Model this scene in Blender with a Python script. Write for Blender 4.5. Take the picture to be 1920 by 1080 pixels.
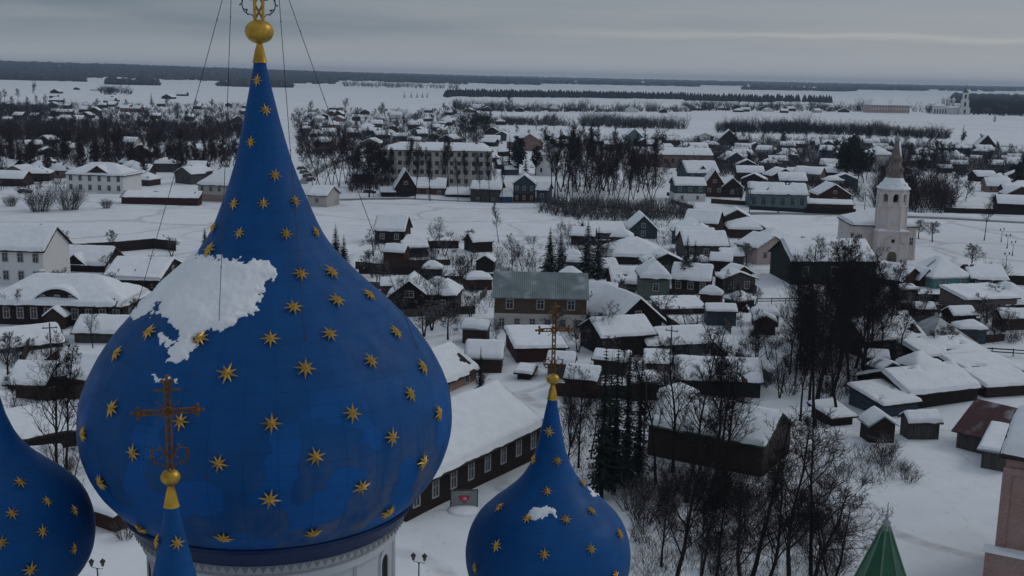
import bpy, math, random
from math import sin, cos, pi, radians, hypot, sqrt, atan2, exp
from mathutils import Vector, Matrix, noise as mnoise

for o in list(bpy.data.objects): bpy.data.objects.remove(o)
SC = bpy.context.scene
COL = SC.collection

# ------------------------------------------------------------------ camera
F, CAMH = 2100.0, 38.0                      # focal length in photo pixels (1920 wide), drone height
PITCH, ROLL = math.atan(394.0/F), radians(1.2)
FW = Vector((0, cos(PITCH), -sin(PITCH)))
RT = cos(ROLL)*Vector((1,0,0)) + sin(ROLL)*Vector((0, sin(PITCH), cos(PITCH)))
UP = -sin(ROLL)*Vector((1,0,0)) + cos(ROLL)*Vector((0, sin(PITCH), cos(PITCH)))
cam = bpy.data.cameras.new('camera')
cam.sensor_width = 36; cam.lens = 36*F/1920; cam.clip_start = 0.5; cam.clip_end = 40000
co = bpy.data.objects.new('camera', cam); COL.objects.link(co)
M3 = Matrix((RT, UP, -FW)).transposed()
co.matrix_world = Matrix.Translation((0,0,CAMH)) @ M3.to_4x4()
SC.camera = co
SC.view_settings.view_transform = 'Standard'; SC.view_settings.look = 'None'
SC.view_settings.gamma = 1; SC.view_settings.exposure = 0
SC.render.engine = 'CYCLES'
SC.cycles.max_bounces = 6; SC.cycles.diffuse_bounces = 3; SC.cycles.glossy_bounces = 2
SC.cycles.volume_bounces = 0; SC.cycles.transparent_max_bounces = 4

# ------------------------------------------------------------------ sky and sun
SUN_EL, SUN_AZ = radians(38), radians(68)     # azimuth clockwise from +Y
W = bpy.data.worlds.new('World'); SC.world = W; W.use_nodes = True
nt = W.node_tree; nt.nodes.clear()
def N(t, **k):
    n = nt.nodes.new(t)
    for a, b in k.items(): setattr(n, a, b)
    return n
def LK(a, b): nt.links.new(a, b)
def MATH(op, a, b=None, clamp=False):
    n = N('ShaderNodeMath', operation=op, use_clamp=clamp)
    for i, x in enumerate((a, b)):
        if x is None: continue
        if isinstance(x, (int, float)): n.inputs[i].default_value = x
        else: LK(x, n.inputs[i])
    return n.outputs[0]
def MIXC(f, a, b):
    n = N('ShaderNodeMix', data_type='RGBA')
    for i, x in ((0, f), (6, a), (7, b)):
        if isinstance(x, (int, float)): n.inputs[i].default_value = x
        elif isinstance(x, tuple): n.inputs[i].default_value = (*x, 1)
        else: LK(x, n.inputs[i])
    return n.outputs[2]
sky = N('ShaderNodeTexSky', sky_type='NISHITA'); sky.sun_disc = False
sky.sun_elevation = SUN_EL; sky.sun_rotation = SUN_AZ
bgA = N('ShaderNodeBackground'); bgA.inputs[1].default_value = 0.06; LK(sky.outputs[0], bgA.inputs[0])
tc = N('ShaderNodeTexCoord'); sep = N('ShaderNodeSeparateXYZ'); LK(tc.outputs['Generated'], sep.inputs[0])
mp = N('ShaderNodeMapping'); mp.inputs['Scale'].default_value = (1.8, 1.8, 22); LK(tc.outputs['Generated'], mp.inputs[0])
nz = N('ShaderNodeTexNoise'); nz.inputs['Scale'].default_value = 2.6; nz.inputs['Detail'].default_value = 5; nz.inputs['Roughness'].default_value = .5
LK(mp.outputs[0], nz.inputs['Vector'])
cloud = MIXC(MATH('MULTIPLY_ADD', nz.outputs[0], 3.0, True), (.19, .24, .295), (.345, .378, .405))
nt.nodes[-2].inputs[2].default_value = -1.0
# brighter towards the right (sun side), darker to the left
side = MATH('MULTIPLY_ADD', sep.outputs[0], 1.3); nt.nodes[-1].inputs[2].default_value = 0.45; nt.nodes[-1].use_clamp = True
cloud = MIXC(MATH('MULTIPLY', side, .7), MIXC(.4, cloud, (.115, .15, .19)), (.375, .392, .422))
hzn = MATH('SUBTRACT', 1.0, MATH('MULTIPLY', sep.outputs[2], 26), True)
cloud = MIXC(MATH('MULTIPLY', hzn, .95), cloud, (.46, .475, .505))
# thin bright streak of broken cloud low over the sun-side horizon
mp2 = N('ShaderNodeMapping'); mp2.inputs['Scale'].default_value = (5, 5, 60); LK(tc.outputs['Generated'], mp2.inputs[0])
n2 = N('ShaderNodeTexNoise'); n2.inputs['Scale'].default_value = 1.7; n2.inputs['Detail'].default_value = 4; LK(mp2.outputs[0], n2.inputs['Vector'])
zz = MATH('ADD', sep.outputs[2], MATH('MULTIPLY', MATH('SUBTRACT', n2.outputs[0], .5), .012))
zz = MATH('ADD', zz, MATH('MULTIPLY', sep.outputs[0], .004))
g = MATH('POWER', 2.718, MATH('MULTIPLY', MATH('POWER', MATH('DIVIDE', MATH('SUBTRACT', zz, .0405), .0032), 2), -1))
g = MATH('MULTIPLY', g, MATH('MULTIPLY_ADD', sep.outputs[0], 3.2)); nt.nodes[-2].inputs[2].default_value = 0.25; nt.nodes[-2].use_clamp = True
cloud = MIXC(MATH('MULTIPLY', g, .55), cloud, (.50, .50, .475))
# an overcast dome brightens overhead
ov = MATH('MULTIPLY', MATH('SUBTRACT', sep.outputs[2], .12, True), 1.0, True)
cloud = MIXC(ov, cloud, (.42, .47, .54))
bgB = N('ShaderNodeBackground'); LK(cloud, bgB.inputs[0]); bgB.inputs[1].default_value = 1.0
mx = N('ShaderNodeMixShader'); mx.inputs[0].default_value = .9; LK(bgA.outputs[0], mx.inputs[1]); LK(bgB.outputs[0], mx.inputs[2])
wo = N('ShaderNodeOutputWorld'); LK(mx.outputs[0], wo.inputs[0])
sl = bpy.data.lights.new('sun', 'SUN'); sl.energy = 0.5; sl.angle = radians(20); sl.color = (1, .95, .88)
so = bpy.data.objects.new('sun', sl); COL.objects.link(so)
sd = Vector((sin(SUN_AZ)*cos(SUN_EL), cos(SUN_AZ)*cos(SUN_EL), sin(SUN_EL)))
so.rotation_euler = sd.to_track_quat('Z', 'Y').to_euler()

# ------------------------------------------------------------------ helpers
def ss(a, b, x):
    t = min(1, max(0, (x-a)/(b-a))); return t*t*(3-2*t)
def gz(x, y):
    D = hypot(x, y)
    h = .28*sin(x*.061+1.3)*sin(y*.047) + .18*sin(x*.13+y*.09) if D < 900 else 0
    if D < 900: h *= 1 - ss(500, 900, D)
    a = x/max(D, 1)
    left = 1 - ss(-.42, .05, a)
    return h + ss(3200, 7200, D)*(20 + 38*left) + ss(7000, 12000, D)*(8+10*(1-left))
def ray(px, py): return FW + (px-960)/F*RT + (540-py)/F*UP
def at(px, py, z=0.0):
    d = ray(px, py); k = (z-CAMH)/d.z
    return Vector((d.x*k, d.y*k, z))
def gat(px, py):
    p = at(px, py); p.z = gz(p.x, p.y); return p
def zat(px, py, X0, Y0):
    d = ray(px, py); return CAMH + d.z*hypot(X0, Y0)/hypot(d.x, d.y)
def proj(P):
    d = Vector(P) - Vector((0,0,CAMH)); z = d.dot(FW)
    return 960+F*d.dot(RT)/z, 540-F*d.dot(UP)/z
def mpp(px, py): return (at(px, py) - Vector((0,0,CAMH))).dot(FW)/F      # metres per photo pixel on the ground there

class MB:
    def __init__(s): s.v, s.f, s.m = [], [], []
    def face(s, pts, m=0):
        b = len(s.v); s.v += [tuple(p) for p in pts]; s.f.append(tuple(range(b, b+len(pts)))); s.m.append(m)
    def box(s, x0, y0, z0, x1, y1, z1, m=0):
        b = len(s.v)
        s.v += [(x0,y0,z0),(x1,y0,z0),(x1,y1,z0),(x0,y1,z0),(x0,y0,z1),(x1,y0,z1),(x1,y1,z1),(x0,y1,z1)]
        for q in ((0,3,2,1),(4,5,6,7),(0,1,5,4),(1,2,6,5),(2,3,7,6),(3,0,4,7)):
            s.f.append(tuple(b+i for i in q)); s.m.append(m)
    def prism(s, poly, axis, a, b_, m=0):
        # poly in the two other axes, extruded along axis ('x' or 'y')
        n = len(poly); b = len(s.v)
        for t in (a, b_):
            s.v += [((t, p, q) if axis == 'x' else (p, t, q)) for p, q in poly]
        s.f.append(tuple(range(b, b+n))); s.f.append(tuple(range(b+2*n-1, b+n-1, -1))); s.m += [m, m]
        for i in range(n):
            j = (i+1) % n; s.f.append((b+i, b+n+i, b+n+j, b+j)); s.m.append(m)
    def tube(s, pts, rad, n=5, m=0, cap=False):
        b = len(s.v); k = len(pts)
        for i in range(k):
            p = Vector(pts[i]); t = (Vector(pts[min(i+1, k-1)]) - Vector(pts[max(i-1, 0)]))
            if t.length < 1e-9: t = Vector((0,0,1))
            t.normalize(); a = Vector((1,0,0)) if abs(t.x) < .8 else Vector((0,1,0))
            u = t.cross(a).normalized(); w = t.cross(u); r = rad[i] if isinstance(rad, (list, tuple)) else rad
            for j in range(n):
                c = 2*pi*j/n; q = p + r*(cos(c)*u + sin(c)*w); s.v.append((q.x, q.y, q.z))
        for i in range(k-1):
            for j in range(n):
                jj = (j+1) % n
                s.f.append((b+i*n+j, b+(i+1)*n+j, b+(i+1)*n+jj, b+i*n+jj)); s.m.append(m)
        if cap:
            s.f.append(tuple(b+j for j in range(n))); s.f.append(tuple(b+(k-1)*n+j for j in range(n-1, -1, -1))); s.m += [m, m]
    def lathe(s, prof, n=32, cx=0, cy=0, m=0, cap=False, ph=0):
        b = len(s.v)
        for z, r in prof:
            for j in range(n):
                c = 2*pi*j/n+ph; s.v.append((cx+r*cos(c), cy+r*sin(c), z))
        for i in range(len(prof)-1):
            for j in range(n):
                jj = (j+1) % n; s.f.append((b+i*n+j, b+i*n+jj, b+(i+1)*n+jj, b+(i+1)*n+j)); s.m.append(m)
        if cap:
            k = len(prof); s.f.append(tuple(b+(k-1)*n+j for j in range(n))); s.f.append(tuple(b+j for j in range(n-1, -1, -1))); s.m += [m, m]
    def ball(s, x, y, z, r, n=10, sz=1.0, m=0):
        k = max(4, n//2)
        s.lathe([(z - r*sz*cos(pi*i/k), max(1e-3, r*sin(pi*i/k))) for i in range(k+1)], n, x, y, m)
    def mesh(s, name, mats, smooth=False):
        me = bpy.data.meshes.new(name); me.from_pydata(s.v, [], s.f)
        for q in (mats if isinstance(mats, (list, tuple)) else [mats]): me.materials.append(q)
        if any(s.m): me.polygons.foreach_set('material_index', s.m)
        if smooth: me.polygons.foreach_set('use_smooth', [True]*len(s.f))
        me.update(); return me
    def build(s, name, mats, parent=None, loc=(0,0,0), smooth=False):
        o = bpy.data.objects.new(name, s.mesh(name, mats, smooth)); COL.objects.link(o)
        o.parent = parent; o.location = loc; return o

def link(name, me, parent=None, loc=(0,0,0)):
    o = bpy.data.objects.new(name, me); COL.objects.link(o); o.parent = parent; o.location = loc; return o
def tag(o, label, cat, group=None):
    o['label'] = label; o['category'] = cat
    if group: o['group'] = group
    return o
def kind(o, k): o['kind'] = k; return o
def root(name, label, cat, loc, rz=0, group=None):
    o = bpy.data.objects.new(name, None); COL.objects.link(o); o.empty_display_size = .5
    o.location = loc; o.rotation_euler = (0, 0, rz)
    return tag(o, label, cat, group)

# ------------------------------------------------------------------ materials
MATS = {}
class NB:
    def __init__(s, name):
        s.mat = bpy.data.materials.new(name); s.mat.use_nodes = True
        s.t = s.mat.node_tree; s.bsdf = s.t.nodes['Principled BSDF']
        s.tc = s.t.nodes.new('ShaderNodeTexCoord')
    def n(s, t, ins=None, **k):
        x = s.t.nodes.new(t)
        for a, b in k.items(): setattr(x, a, b)
        for a, b in (ins or {}).items(): s.put(x.inputs[a], b)
        return x
    def put(s, sock, v):
        if hasattr(v, 'is_linked') or isinstance(v, bpy.types.NodeSocket): s.t.links.new(v, sock)
        elif isinstance(v, tuple) and len(v) == 3 and sock.type == 'RGBA': sock.default_value = (*v, 1)
        elif isinstance(v, float) and sock.type == 'RGBA': sock.default_value = (v, v, v, 1)
        else: sock.default_value = v
    def vec(s, scale=(1,1,1), src='Object'):
        return s.n('ShaderNodeMapping', {'Vector': s.tc.outputs[src], 'Scale': scale}).outputs[0]
    def noise(s, scale, detail=3, vec=None, rough=.5):
        return s.n('ShaderNodeTexNoise', {'Vector': vec or s.tc.outputs['Object'], 'Scale': scale, 'Detail': detail, 'Roughness': rough}).outputs[0]
    def ramp(s, f, a, b):
        return s.n('ShaderNodeMapRange', {'Value': f, 'From Min': a, 'From Max': b}).outputs[0]
    def mix(s, f, a, b):
        x = s.n('ShaderNodeMix', data_type='RGBA'); s.put(x.inputs[0], f); s.put(x.inputs[6], a); s.put(x.inputs[7], b); return x.outputs[2]
    def mul(s, a, b):
        x = s.n('ShaderNodeMath', operation='MULTIPLY'); s.put(x.inputs[0], a); s.put(x.inputs[1], b); return x.outputs[0]
    def bump(s, h, dist, st=.6):
        s.put(s.bsdf.inputs['Normal'], s.n('ShaderNodeBump', {'Height': h, 'Distance': dist, 'Strength': st}).outputs[0])
    def done(s, col, rough=.8, metal=0, spec=.3):
        s.put(s.bsdf.inputs['Base Color'], col); s.put(s.bsdf.inputs['Roughness'], rough)
        s.bsdf.inputs['Metallic'].default_value = metal; s.bsdf.inputs['Specular IOR Level'].default_value = spec
        return s.mat
def sc(c, k): return tuple(x*k for x in c)
def upface(b, lo, hi):
    g_ = b.n('ShaderNodeNewGeometry'); sp = b.n('ShaderNodeSeparateXYZ', {'Vector': g_.outputs['Normal']})
    return b.ramp(sp.outputs[2], lo, hi)
SNOWC = (.78, .81, .85)
def m_snow():
    b = NB('snow'); n1 = b.noise(.9, 5); b.bump(b.noise(2.5, 5), .12)
    return b.done(b.mix(b.ramp(n1, .3, .7), (.70,.735,.78), SNOWC), .75, 0, .25)
def m_ground():
    b = NB('snow_ground'); P = b.tc.outputs['Object']
    big = b.noise(.012, 4); mid = b.noise(.09, 6); fine = b.noise(.7, 5)
    c = b.mix(b.ramp(mid, .35, .65), (.66,.695,.74), SNOWC)
    c = b.mix(b.mul(b.ramp(fine, .55, .8), .35), c, (.50,.52,.56))
    c = b.mix(b.mul(b.ramp(b.mul(big, mid), .27, .36), .35), c, (.45,.45,.47))
    # faint dry weeds poking through
    w = b.noise(2.2, 2, b.vec((1, .35, 1)))
    c = b.mix(b.mul(b.ramp(w, .66, .76), .3), c, (.20,.17,.15))
    # trodden tracks winding between the houses
    wv = b.n('ShaderNodeVectorMath', {0: P, 1: b.n('ShaderNodeVectorMath', {0: b.n('ShaderNodeTexNoise', {'Vector': P, 'Scale': .03, 'Detail': 2}).outputs[1], 1: (34, 34, 0)}, operation='MULTIPLY').outputs[0]}, operation='ADD').outputs[0]
    vo = b.n('ShaderNodeTexVoronoi', {'Vector': wv, 'Scale': .034}, feature='DISTANCE_TO_EDGE', voronoi_dimensions='2D').outputs[0]
    sy = b.n('ShaderNodeSeparateXYZ', {'Vector': P}).outputs[1]
    tr = b.mul(b.mul(b.ramp(vo, .045, .018), b.ramp(sy, 520., 400.)), b.ramp(big, .40, .52))
    c = b.mix(b.mul(tr, b.ramp(fine, .2, .75)), c, (.43,.43,.445))
    b.bump(mid, .9, .5)
    return b.done(c, .8, 0, .2)
def m_wood(c, horiz=True, name='weathered_wood'):
    b = NB(name)
    w = b.n('ShaderNodeTexWave', {'Vector': b.vec((.02,.02,1) if horiz else (1,1,.02)), 'Scale': 2.2 if horiz else 1.6, 'Distortion': .6}, bands_direction='Z' if horiz else 'DIAGONAL').outputs[0]
    n = b.noise(1.3, 5, b.vec((.5,.5,3) if horiz else (3,3,.4)))
    col = b.mix(b.ramp(n, .3, .75), sc(c, .65), sc(c, 1.35)); col = b.mix(b.mul(b.ramp(w, .25, 0), .5), col, sc(c, .35))
    b.bump(w, .03)
    return b.done(col, .85, 0, .2)
def m_plaster(c, dirt=.4, name='plaster'):
    b = NB(name); n = b.noise(.45, 6); f = b.noise(5, 3)
    col = b.mix(b.mul(b.ramp(n, .5, .75), dirt), c, sc(c, .45)); col = b.mix(b.mul(f, .25), col, sc(c, .7))
    return b.done(col, .9, 0, .15)
def m_brick(c, name='brick'):
    b = NB(name); v = b.n('ShaderNodeMapping', {'Vector': b.tc.outputs['Object'], 'Rotation': (pi/2, 0, 0)}).outputs[0]
    br = b.n('ShaderNodeTexBrick', {'Vector': v, 'Color1': sc(c, .8), 'Color2': sc(c, 1.2), 'Mortar': (.30,.29,.28), 'Scale': 3.2, 'Mortar Size': .018})
    n = b.noise(.6, 5)
    return b.done(b.mix(b.mul(b.ramp(n, .45, .75), .45), br.outputs[0], (.33,.31,.30)), .9, 0, .15)
def m_metal(c, name='metal_roof', seam=1.0):
    b = NB(name); w = b.n('ShaderNodeTexWave', {'Vector': b.tc.outputs['Object'], 'Scale': seam, 'Distortion': 0}, bands_direction='X').outputs[0]
    n = b.noise(.5, 5); col = b.mix(b.ramp(n, .35, .7), sc(c, .8), sc(c, 1.25)); col = b.mix(b.ramp(w, .12, 0), col, sc(c, .5))
    f = b.noise(.35, 4); col = b.mix(b.mul(b.ramp(f, .52, .7), .5), col, (.55,.58,.62))
    b.bump(w, .03)
    return b.done(col, .45, .3, .4)
def m_plain(name, c, rough=.7, metal=0, spec=.3, var=.25):
    b = NB(name); n = b.noise(3, 4)
    return b.done(b.mix(n, sc(c, 1-var), sc(c, 1+var)), rough, metal, spec)
def m_bark(name, c, snowamt=.0):
    b = NB(name); n = b.noise(6, 3); col = b.mix(n, sc(c, .6), sc(c, 1.4))
    if snowamt: col = b.mix(b.mul(b.mul(upface(b, .35, .85), snowamt), b.ramp(b.noise(.8, 2), .35, .6)), col, SNOWC)
    return b.done(col, .9, 0, .1)
def m_needles(name, c, snowamt):
    b = NB(name); n = b.noise(1.1, 3); col = b.mix(n, sc(c, .5), sc(c, 1.5))
    if snowamt: col = b.mix(b.mul(b.mul(upface(b, .3, .8), snowamt), b.ramp(b.noise(.9, 3), .5, .62)), col, SNOWC)
    return b.done(col, .85, 0, .15)
def m_dome(name, bare):
    b = NB(name)
    n1 = b.noise(.8, 4, rough=.35); n2 = b.noise(1.1, 5); st = b.noise(1.0, 5, b.vec((2.4,2.4,.35)))
    base = b.mix(b.ramp(n2, .3, .75), (.0010,.056,.195), (.0015,.071,.245))
    # touched-up patches of brighter new paint with soft outlines
    lowp = b.ramp(b.n('ShaderNodeSeparateXYZ', {'Vector': b.tc.outputs['Object']}).outputs[2], 30.2, 28.6)
    base = b.mix(b.mul(b.mul(b.ramp(n1, .545, .56), .85), b.mul(lowp, bare)), base, (.0012,.086,.32))
    sp = b.n('ShaderNodeSeparateXYZ', {'Vector': b.tc.outputs['Object']})
    low = b.ramp(sp.outputs[2], 29.0, 25.8); rt = b.ramp(sp.outputs[0], -6.5, -3.0)
    # chalky, worn paint with grey metal streaks towards the lower right
    w = b.mul(b.mul(low, b.ramp(st, .38, .62)), bare)
    w2 = b.mul(w, b.mix(rt, .25, 1.0)); w2 = b.mul(w2, b.ramp(n1, .56, .53))
    base = b.mix(w2, base, (.115,.125,.15))
    ch = b.noise(3.2, 4); base = b.mix(b.mul(b.ramp(ch, .68, .72), .5*bare), base, (.05,.04,.04))
    if bare:
        def M(op, x, y=0.0): return b.n('ShaderNodeMath', {0: x, 1: y}, operation=op).outputs[0]
        an = M('ARCTAN2', M('SUBTRACT', sp.outputs[1], 32.0), M('SUBTRACT', sp.outputs[0], -7.1))
        gu = M('MULTIPLY', an, 6.05); cell = b.n('ShaderNodeCombineXYZ', {0: M('FLOOR', gu), 1: M('FLOOR', M('MULTIPLY', sp.outputs[2], .9)), 2: 0.0}).outputs[0]
        wn = b.n('ShaderNodeTexWhiteNoise', {'Vector': cell}, noise_dimensions='3D').outputs[0]
        base = b.mix(b.mul(wn, .24), base, (.001,.030,.10))
        stv = b.noise(1.0, 4, b.n('ShaderNodeCombineXYZ', {0: M('MULTIPLY', an, 9.0), 1: M('MULTIPLY', sp.outputs[2], .25), 2: 0.0}).outputs[0])
        base = b.mix(b.mul(b.ramp(stv, .55, .75), .28), base, (.012,.075,.20))
        fr = M('FRACT', gu); ln = M('LESS_THAN', fr, .022); base = b.mix(b.mul(ln, .45), base, (.001,.018,.06))
    sm = b.n('ShaderNodeTexWave', {'Vector': b.tc.outputs['Object'], 'Scale': .9, 'Distortion': 0}, bands_direction='Z').outputs[0]
    base = b.mix(b.mul(b.ramp(sm, .025, 0), .3), base, (.003,.02,.07))
    b.bump(b.noise(.9, 3), .05, .5)
    return b.done(base, b.ramp(b.noise(1.7, 4), -.6, 1.3), 0, .17)
def m_gold(name, c, rough):
    b = NB(name); n = b.noise(4, 4); return b.done(b.mix(b.ramp(n, .35, .7), sc(c, .55), c), rough, .75, .5)

SNOW = m_snow(); GROUND = m_ground()
LOG = m_wood((.026,.018,.017), name='dark_log_wall'); BROWN = m_wood((.050,.031,.025), name='brown_board_wall')
RED = m_wood((.058,.025,.022), name='red_brown_wall'); ORANGE = m_wood((.11,.046,.028), name='orange_board_wall')
GREYW = m_wood((.075,.07,.07), False, 'grey_board_wall'); DGREEN = m_wood((.017,.025,.024), name='dark_green_wall')
TEAL = m_wood((.045,.085,.09), name='teal_board_wall'); TURQ = m_wood((.10,.24,.24), False, 'turquoise_wall')
BLUEW = m_wood((.05,.068,.09), name='blue_grey_wall'); PALEG = m_wood((.13,.18,.19), False, 'pale_blue_wall'); BLUE = m_wood((.03,.09,.28), False, 'blue_wall')
WHITE = m_plaster((.66,.66,.66), .3, 'white_plaster'); PEEL = m_plaster((.42,.40,.38), .75, 'peeling_plaster')
PINK = m_plaster((.46,.36,.34), .3, 'pink_plaster'); CREAM = m_plaster((.40,.38,.36), .5, 'grey_cream_plaster'); YELL = m_plaster((.40,.30,.16), .3, 'ochre_plaster')
CHURCH = m_plaster((.58,.53,.51), .55, 'church_plaster'); DRUMW = m_plaster((.50,.53,.56), .12, 'drum_plaster')
BRICK = m_brick((.15,.068,.055)); PBRICK = m_brick((.29,.155,.135), 'pink_brick')
BROOF = m_wood((.03,.023,.022), False, 'roof_boards'); GMETAL = m_metal((.15,.19,.20)); GMETAL2 = m_metal((.30,.33,.36), 'grey_slate_roof', 3.0)
MAROON = m_metal((.06,.016,.022), 'maroon_metal_roof', 2.0); GREENM = m_metal((.008,.075,.035), 'green_metal_roof', .9)
TRIM = m_plain('white_trim', (.34,.34,.34)); GLASS = m_plain('dark_glass', (.025,.028,.034), .25, 0, .6); DARK = m_plain('dark_opening', (.018,.016,.016), .9)
IRON = m_plain('dark_iron', (.03,.03,.033), .6); GREYM = m_plain('grey_metal', (.28,.29,.30), .5, .4)
GOLD = m_gold('gilded_metal', (.58,.36,.055), .42); OLDGOLD = m_gold('aged_gilding', (.22,.10,.03), .6); STARG = m_gold('star_gilding', (.66,.42,.10), .45)
DOMEB = m_dome('blue_dome_paint', 1.0); DOMES = m_dome('blue_cupola_paint', .0)
SKIRT = m_plain('dark_blue_band', (.002,.018,.08), .5)
BARK = m_bark('dark_bark', (.020,.017,.017)); TWIG = m_bark('dark_twigs', (.020,.016,.017), .0); TWIGS = m_bark('snow_dusted_twigs', (.028,.023,.024), .6)
BIRCH = m_bark('reddish_twigs', (.030,.019,.019)); FARTW = m_bark('grey_brown_twigs', (.034,.029,.030), .45)
SPR = m_needles('spruce_needles', (.012,.019,.017), .0); SPRS = m_needles('snowy_spruce_needles', (.014,.021,.019), .35); PINE = m_needles('pine_needles', (.014,.02,.018), .2)
FOREST = m_needles('forest_crowns', (.018,.021,.024), .10)
ROADM = m_plain('packed_snow_road', (.17,.17,.18), .8)
LANT = m_plain('lantern_glass', (.06,.06,.06), .4)

# ------------------------------------------------------------------ ground, road, far forest
def ground():
    m = MB(); rows = []
    D = -60.0
    while D < 15000:
        rows.append(D); D += max(5.0, D*.022) if D > 20 else 12
    us = []; u = -1.25
    while u < 1.251: us.append(u); u += .016 if abs(u) < .56 else .06
    for D in rows:
        for u in us:
            x = u*(max(D, 0)+90); m.v.append((x, D, gz(x, D)))
    n = len(us)
    for i in range(len(rows)-1):
        for j in range(n-1):
            m.f.append((i*n+j, i*n+j+1, (i+1)*n+j+1, (i+1)*n+j)); m.m.append(0)
    kind(m.build('ground', GROUND, smooth=True), 'structure')
ground()
def strip(name, pts, w, mat, lift=.03, bank=False):
    P = [gat(*p) for p in pts]; m = MB(); Q = []
    for i in range(len(P)-1):
        k = max(1, int((P[i+1]-P[i]).length/4))
        Q += [P[i].lerp(P[i+1], t/k) for t in range(k)]
    Q.append(P[-1]); b = []
    for i, p in enumerate(Q):
        t = (Q[min(i+1, len(Q)-1)]-Q[max(i-1, 0)]); t.z = 0; t.normalize(); nrm = Vector((-t.y, t.x, 0))
        cs = [(-w/2, 0), (w/2, 0)] if not bank else [(-w/2, -.3), (-w*.25, bank*(.7+.5*mnoise.noise(p*.13))), (w*.15, bank*(1+.5*mnoise.noise(p*.17))), (w/2, -.3)]
        for o_, dz in cs:
            q = p + nrm*o_; m.v.append((q.x, q.y, gz(q.x, q.y)+lift+dz))
        b.append(len(cs))
    n = b[0]
    for i in range(len(Q)-1):
        for j in range(n-1): m.f.append((i*n+j, (i+1)*n+j, (i+1)*n+j+1, i*n+j+1)); m.m.append(0)
    return kind(m.build(name, mat, smooth=bool(bank)), 'structure')
strip('road', [(430,383),(600,375),(760,375),(900,378),(1040,381),(1180,392),(1300,401),(1420,401),(1560,401),(1700,408),(1940,417)], 5.0, ROADM, .10)
strip('snow_bank', [(430,376),(600,369),(760,370),(900,373),(1050,376)], 3.5, SNOW, 0, .9)
strip('snow_bank', [(470,386),(600,379),(760,379),(900,382),(1030,385)], 3, SNOW, 0, .5)
strip('snow_bank', [(1700,404),(1800,408),(1940,412)], 3, SNOW, 0, .8)
strip('path', [(565,345),(600,318),(650,298),(705,278)], 4, ROADM, .08)

def forest():
    rnd = random.Random(5); m = MB()
    def blob(x, y, rx, h):
        z = gz(x, y) - 1; n = 6; ph = rnd.random()*6
        rs = [(0, .8), (.45, 1), (.8, .66), (1, .12)]
        b = len(m.v)
        for a, k in rs:
            for j in range(n):
                c = ph+2*pi*j/n; q = rx*k*rnd.uniform(.75, 1.2)
                m.v.append((x+q*cos(c), y+q*sin(c), z+h*a*rnd.uniform(.88, 1.12)))
        for i in range(3):
            for j in range(n): jj = (j+1) % n; m.f.append((b+i*n+j, b+i*n+jj, b+(i+1)*n+jj, b+(i+1)*n+j)); m.m.append(0)
        m.f.append(tuple(b+3*n+j for j in range(n))); m.m.append(0)
    # (depth range, lateral slope range, blobs)
    for d0, d1, a0, a1, k in ((3900, 5200, -.55, -.16, 1100), (5000, 7200, -.55, .02, 2200), (4700, 5200, -.20, -.04, 160), (7000, 9000, -.55, .6, 1500),
                              (8600, 11500, -.1, .6, 1500), (9000, 11500, -.55, .6, 1500), (5600, 6200, .02, .16, 200), (4900, 5200, .20, .31, 130), (6600, 7200, .12, .36, 260), (5700, 6100, .30, .42, 130),
                              (3500, 3800, .385, .56, 420), (2700, 3400, .385, .56, 300), (2900, 3080, -.36, -.315, 70), (3000, 3300, -.26, -.20, 120), (3300, 3700, -.46, -.38, 160)):
        for _ in range(k):
            D = rnd.uniform(d0, d1); a = rnd.uniform(a0, a1)
            if d0 in (5600, 6600, 4900, 5700) and rnd.random() < .3: a = a0+(a1-a0)*rnd.random()**2
            if mnoise.noise(Vector((a*14, D*.0016, 0))) > (.42 if a < 0 else .22) and d0 > 4500 and d1 < 9500: continue
            blob(a*D, D, rnd.uniform(10, 22)*(D/5000)**.5, rnd.uniform(11, 19))
    kind(m.build('distant_forest', FOREST), 'stuff')
forest()
def spruce_belt():
    rnd = random.Random(8); m = MB()
    for x0, x1, y0, y1, k in ((840,1060,181,183,85), (1060,1282,183,186,85), (1282,1452,188,192,55), (1456,1500,190,191,13), (1505,1560,191,193,14), (835,845,182,183,3)):
        for i in range(k):
            t = (i+rnd.random())/k; p = gat(x0+(x1-x0)*t, y0+(y1-y0)*t+rnd.uniform(-.7,.7)); h = rnd.uniform(13, 17.5)
            pr = [(0, .3), (1.0, 4.5), (h*.3, 4.4), (h*.62, 2.6), (h*.85, 1.3), (h, .05)]
            m.lathe([(p.z+z, r*rnd.uniform(.85,1.15)) for z, r in pr], 6, p.x, p.y)
    kind(m.build('distant_spruce_forest', SPR), 'stuff')
spruce_belt()
hz = MB(); hz.box(-20000, -400, -3, 20000, 16000, 112)
hm = bpy.data.materials.new('haze_air'); hm.use_nodes = True; hm.node_tree.nodes.remove(hm.node_tree.nodes['Principled BSDF'])
pv = hm.node_tree.nodes.new('ShaderNodeVolumePrincipled'); pv.inputs['Color'].default_value = (.58,.76,1.0,1); pv.inputs['Density'].default_value = 0.9e-4
pv.inputs['Anisotropy'].default_value = 0
hm.node_tree.links.new(pv.outputs[0], hm.node_tree.nodes['Material Output'].inputs['Volume'])
kind(hz.build('haze', hm), 'stuff')

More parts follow.
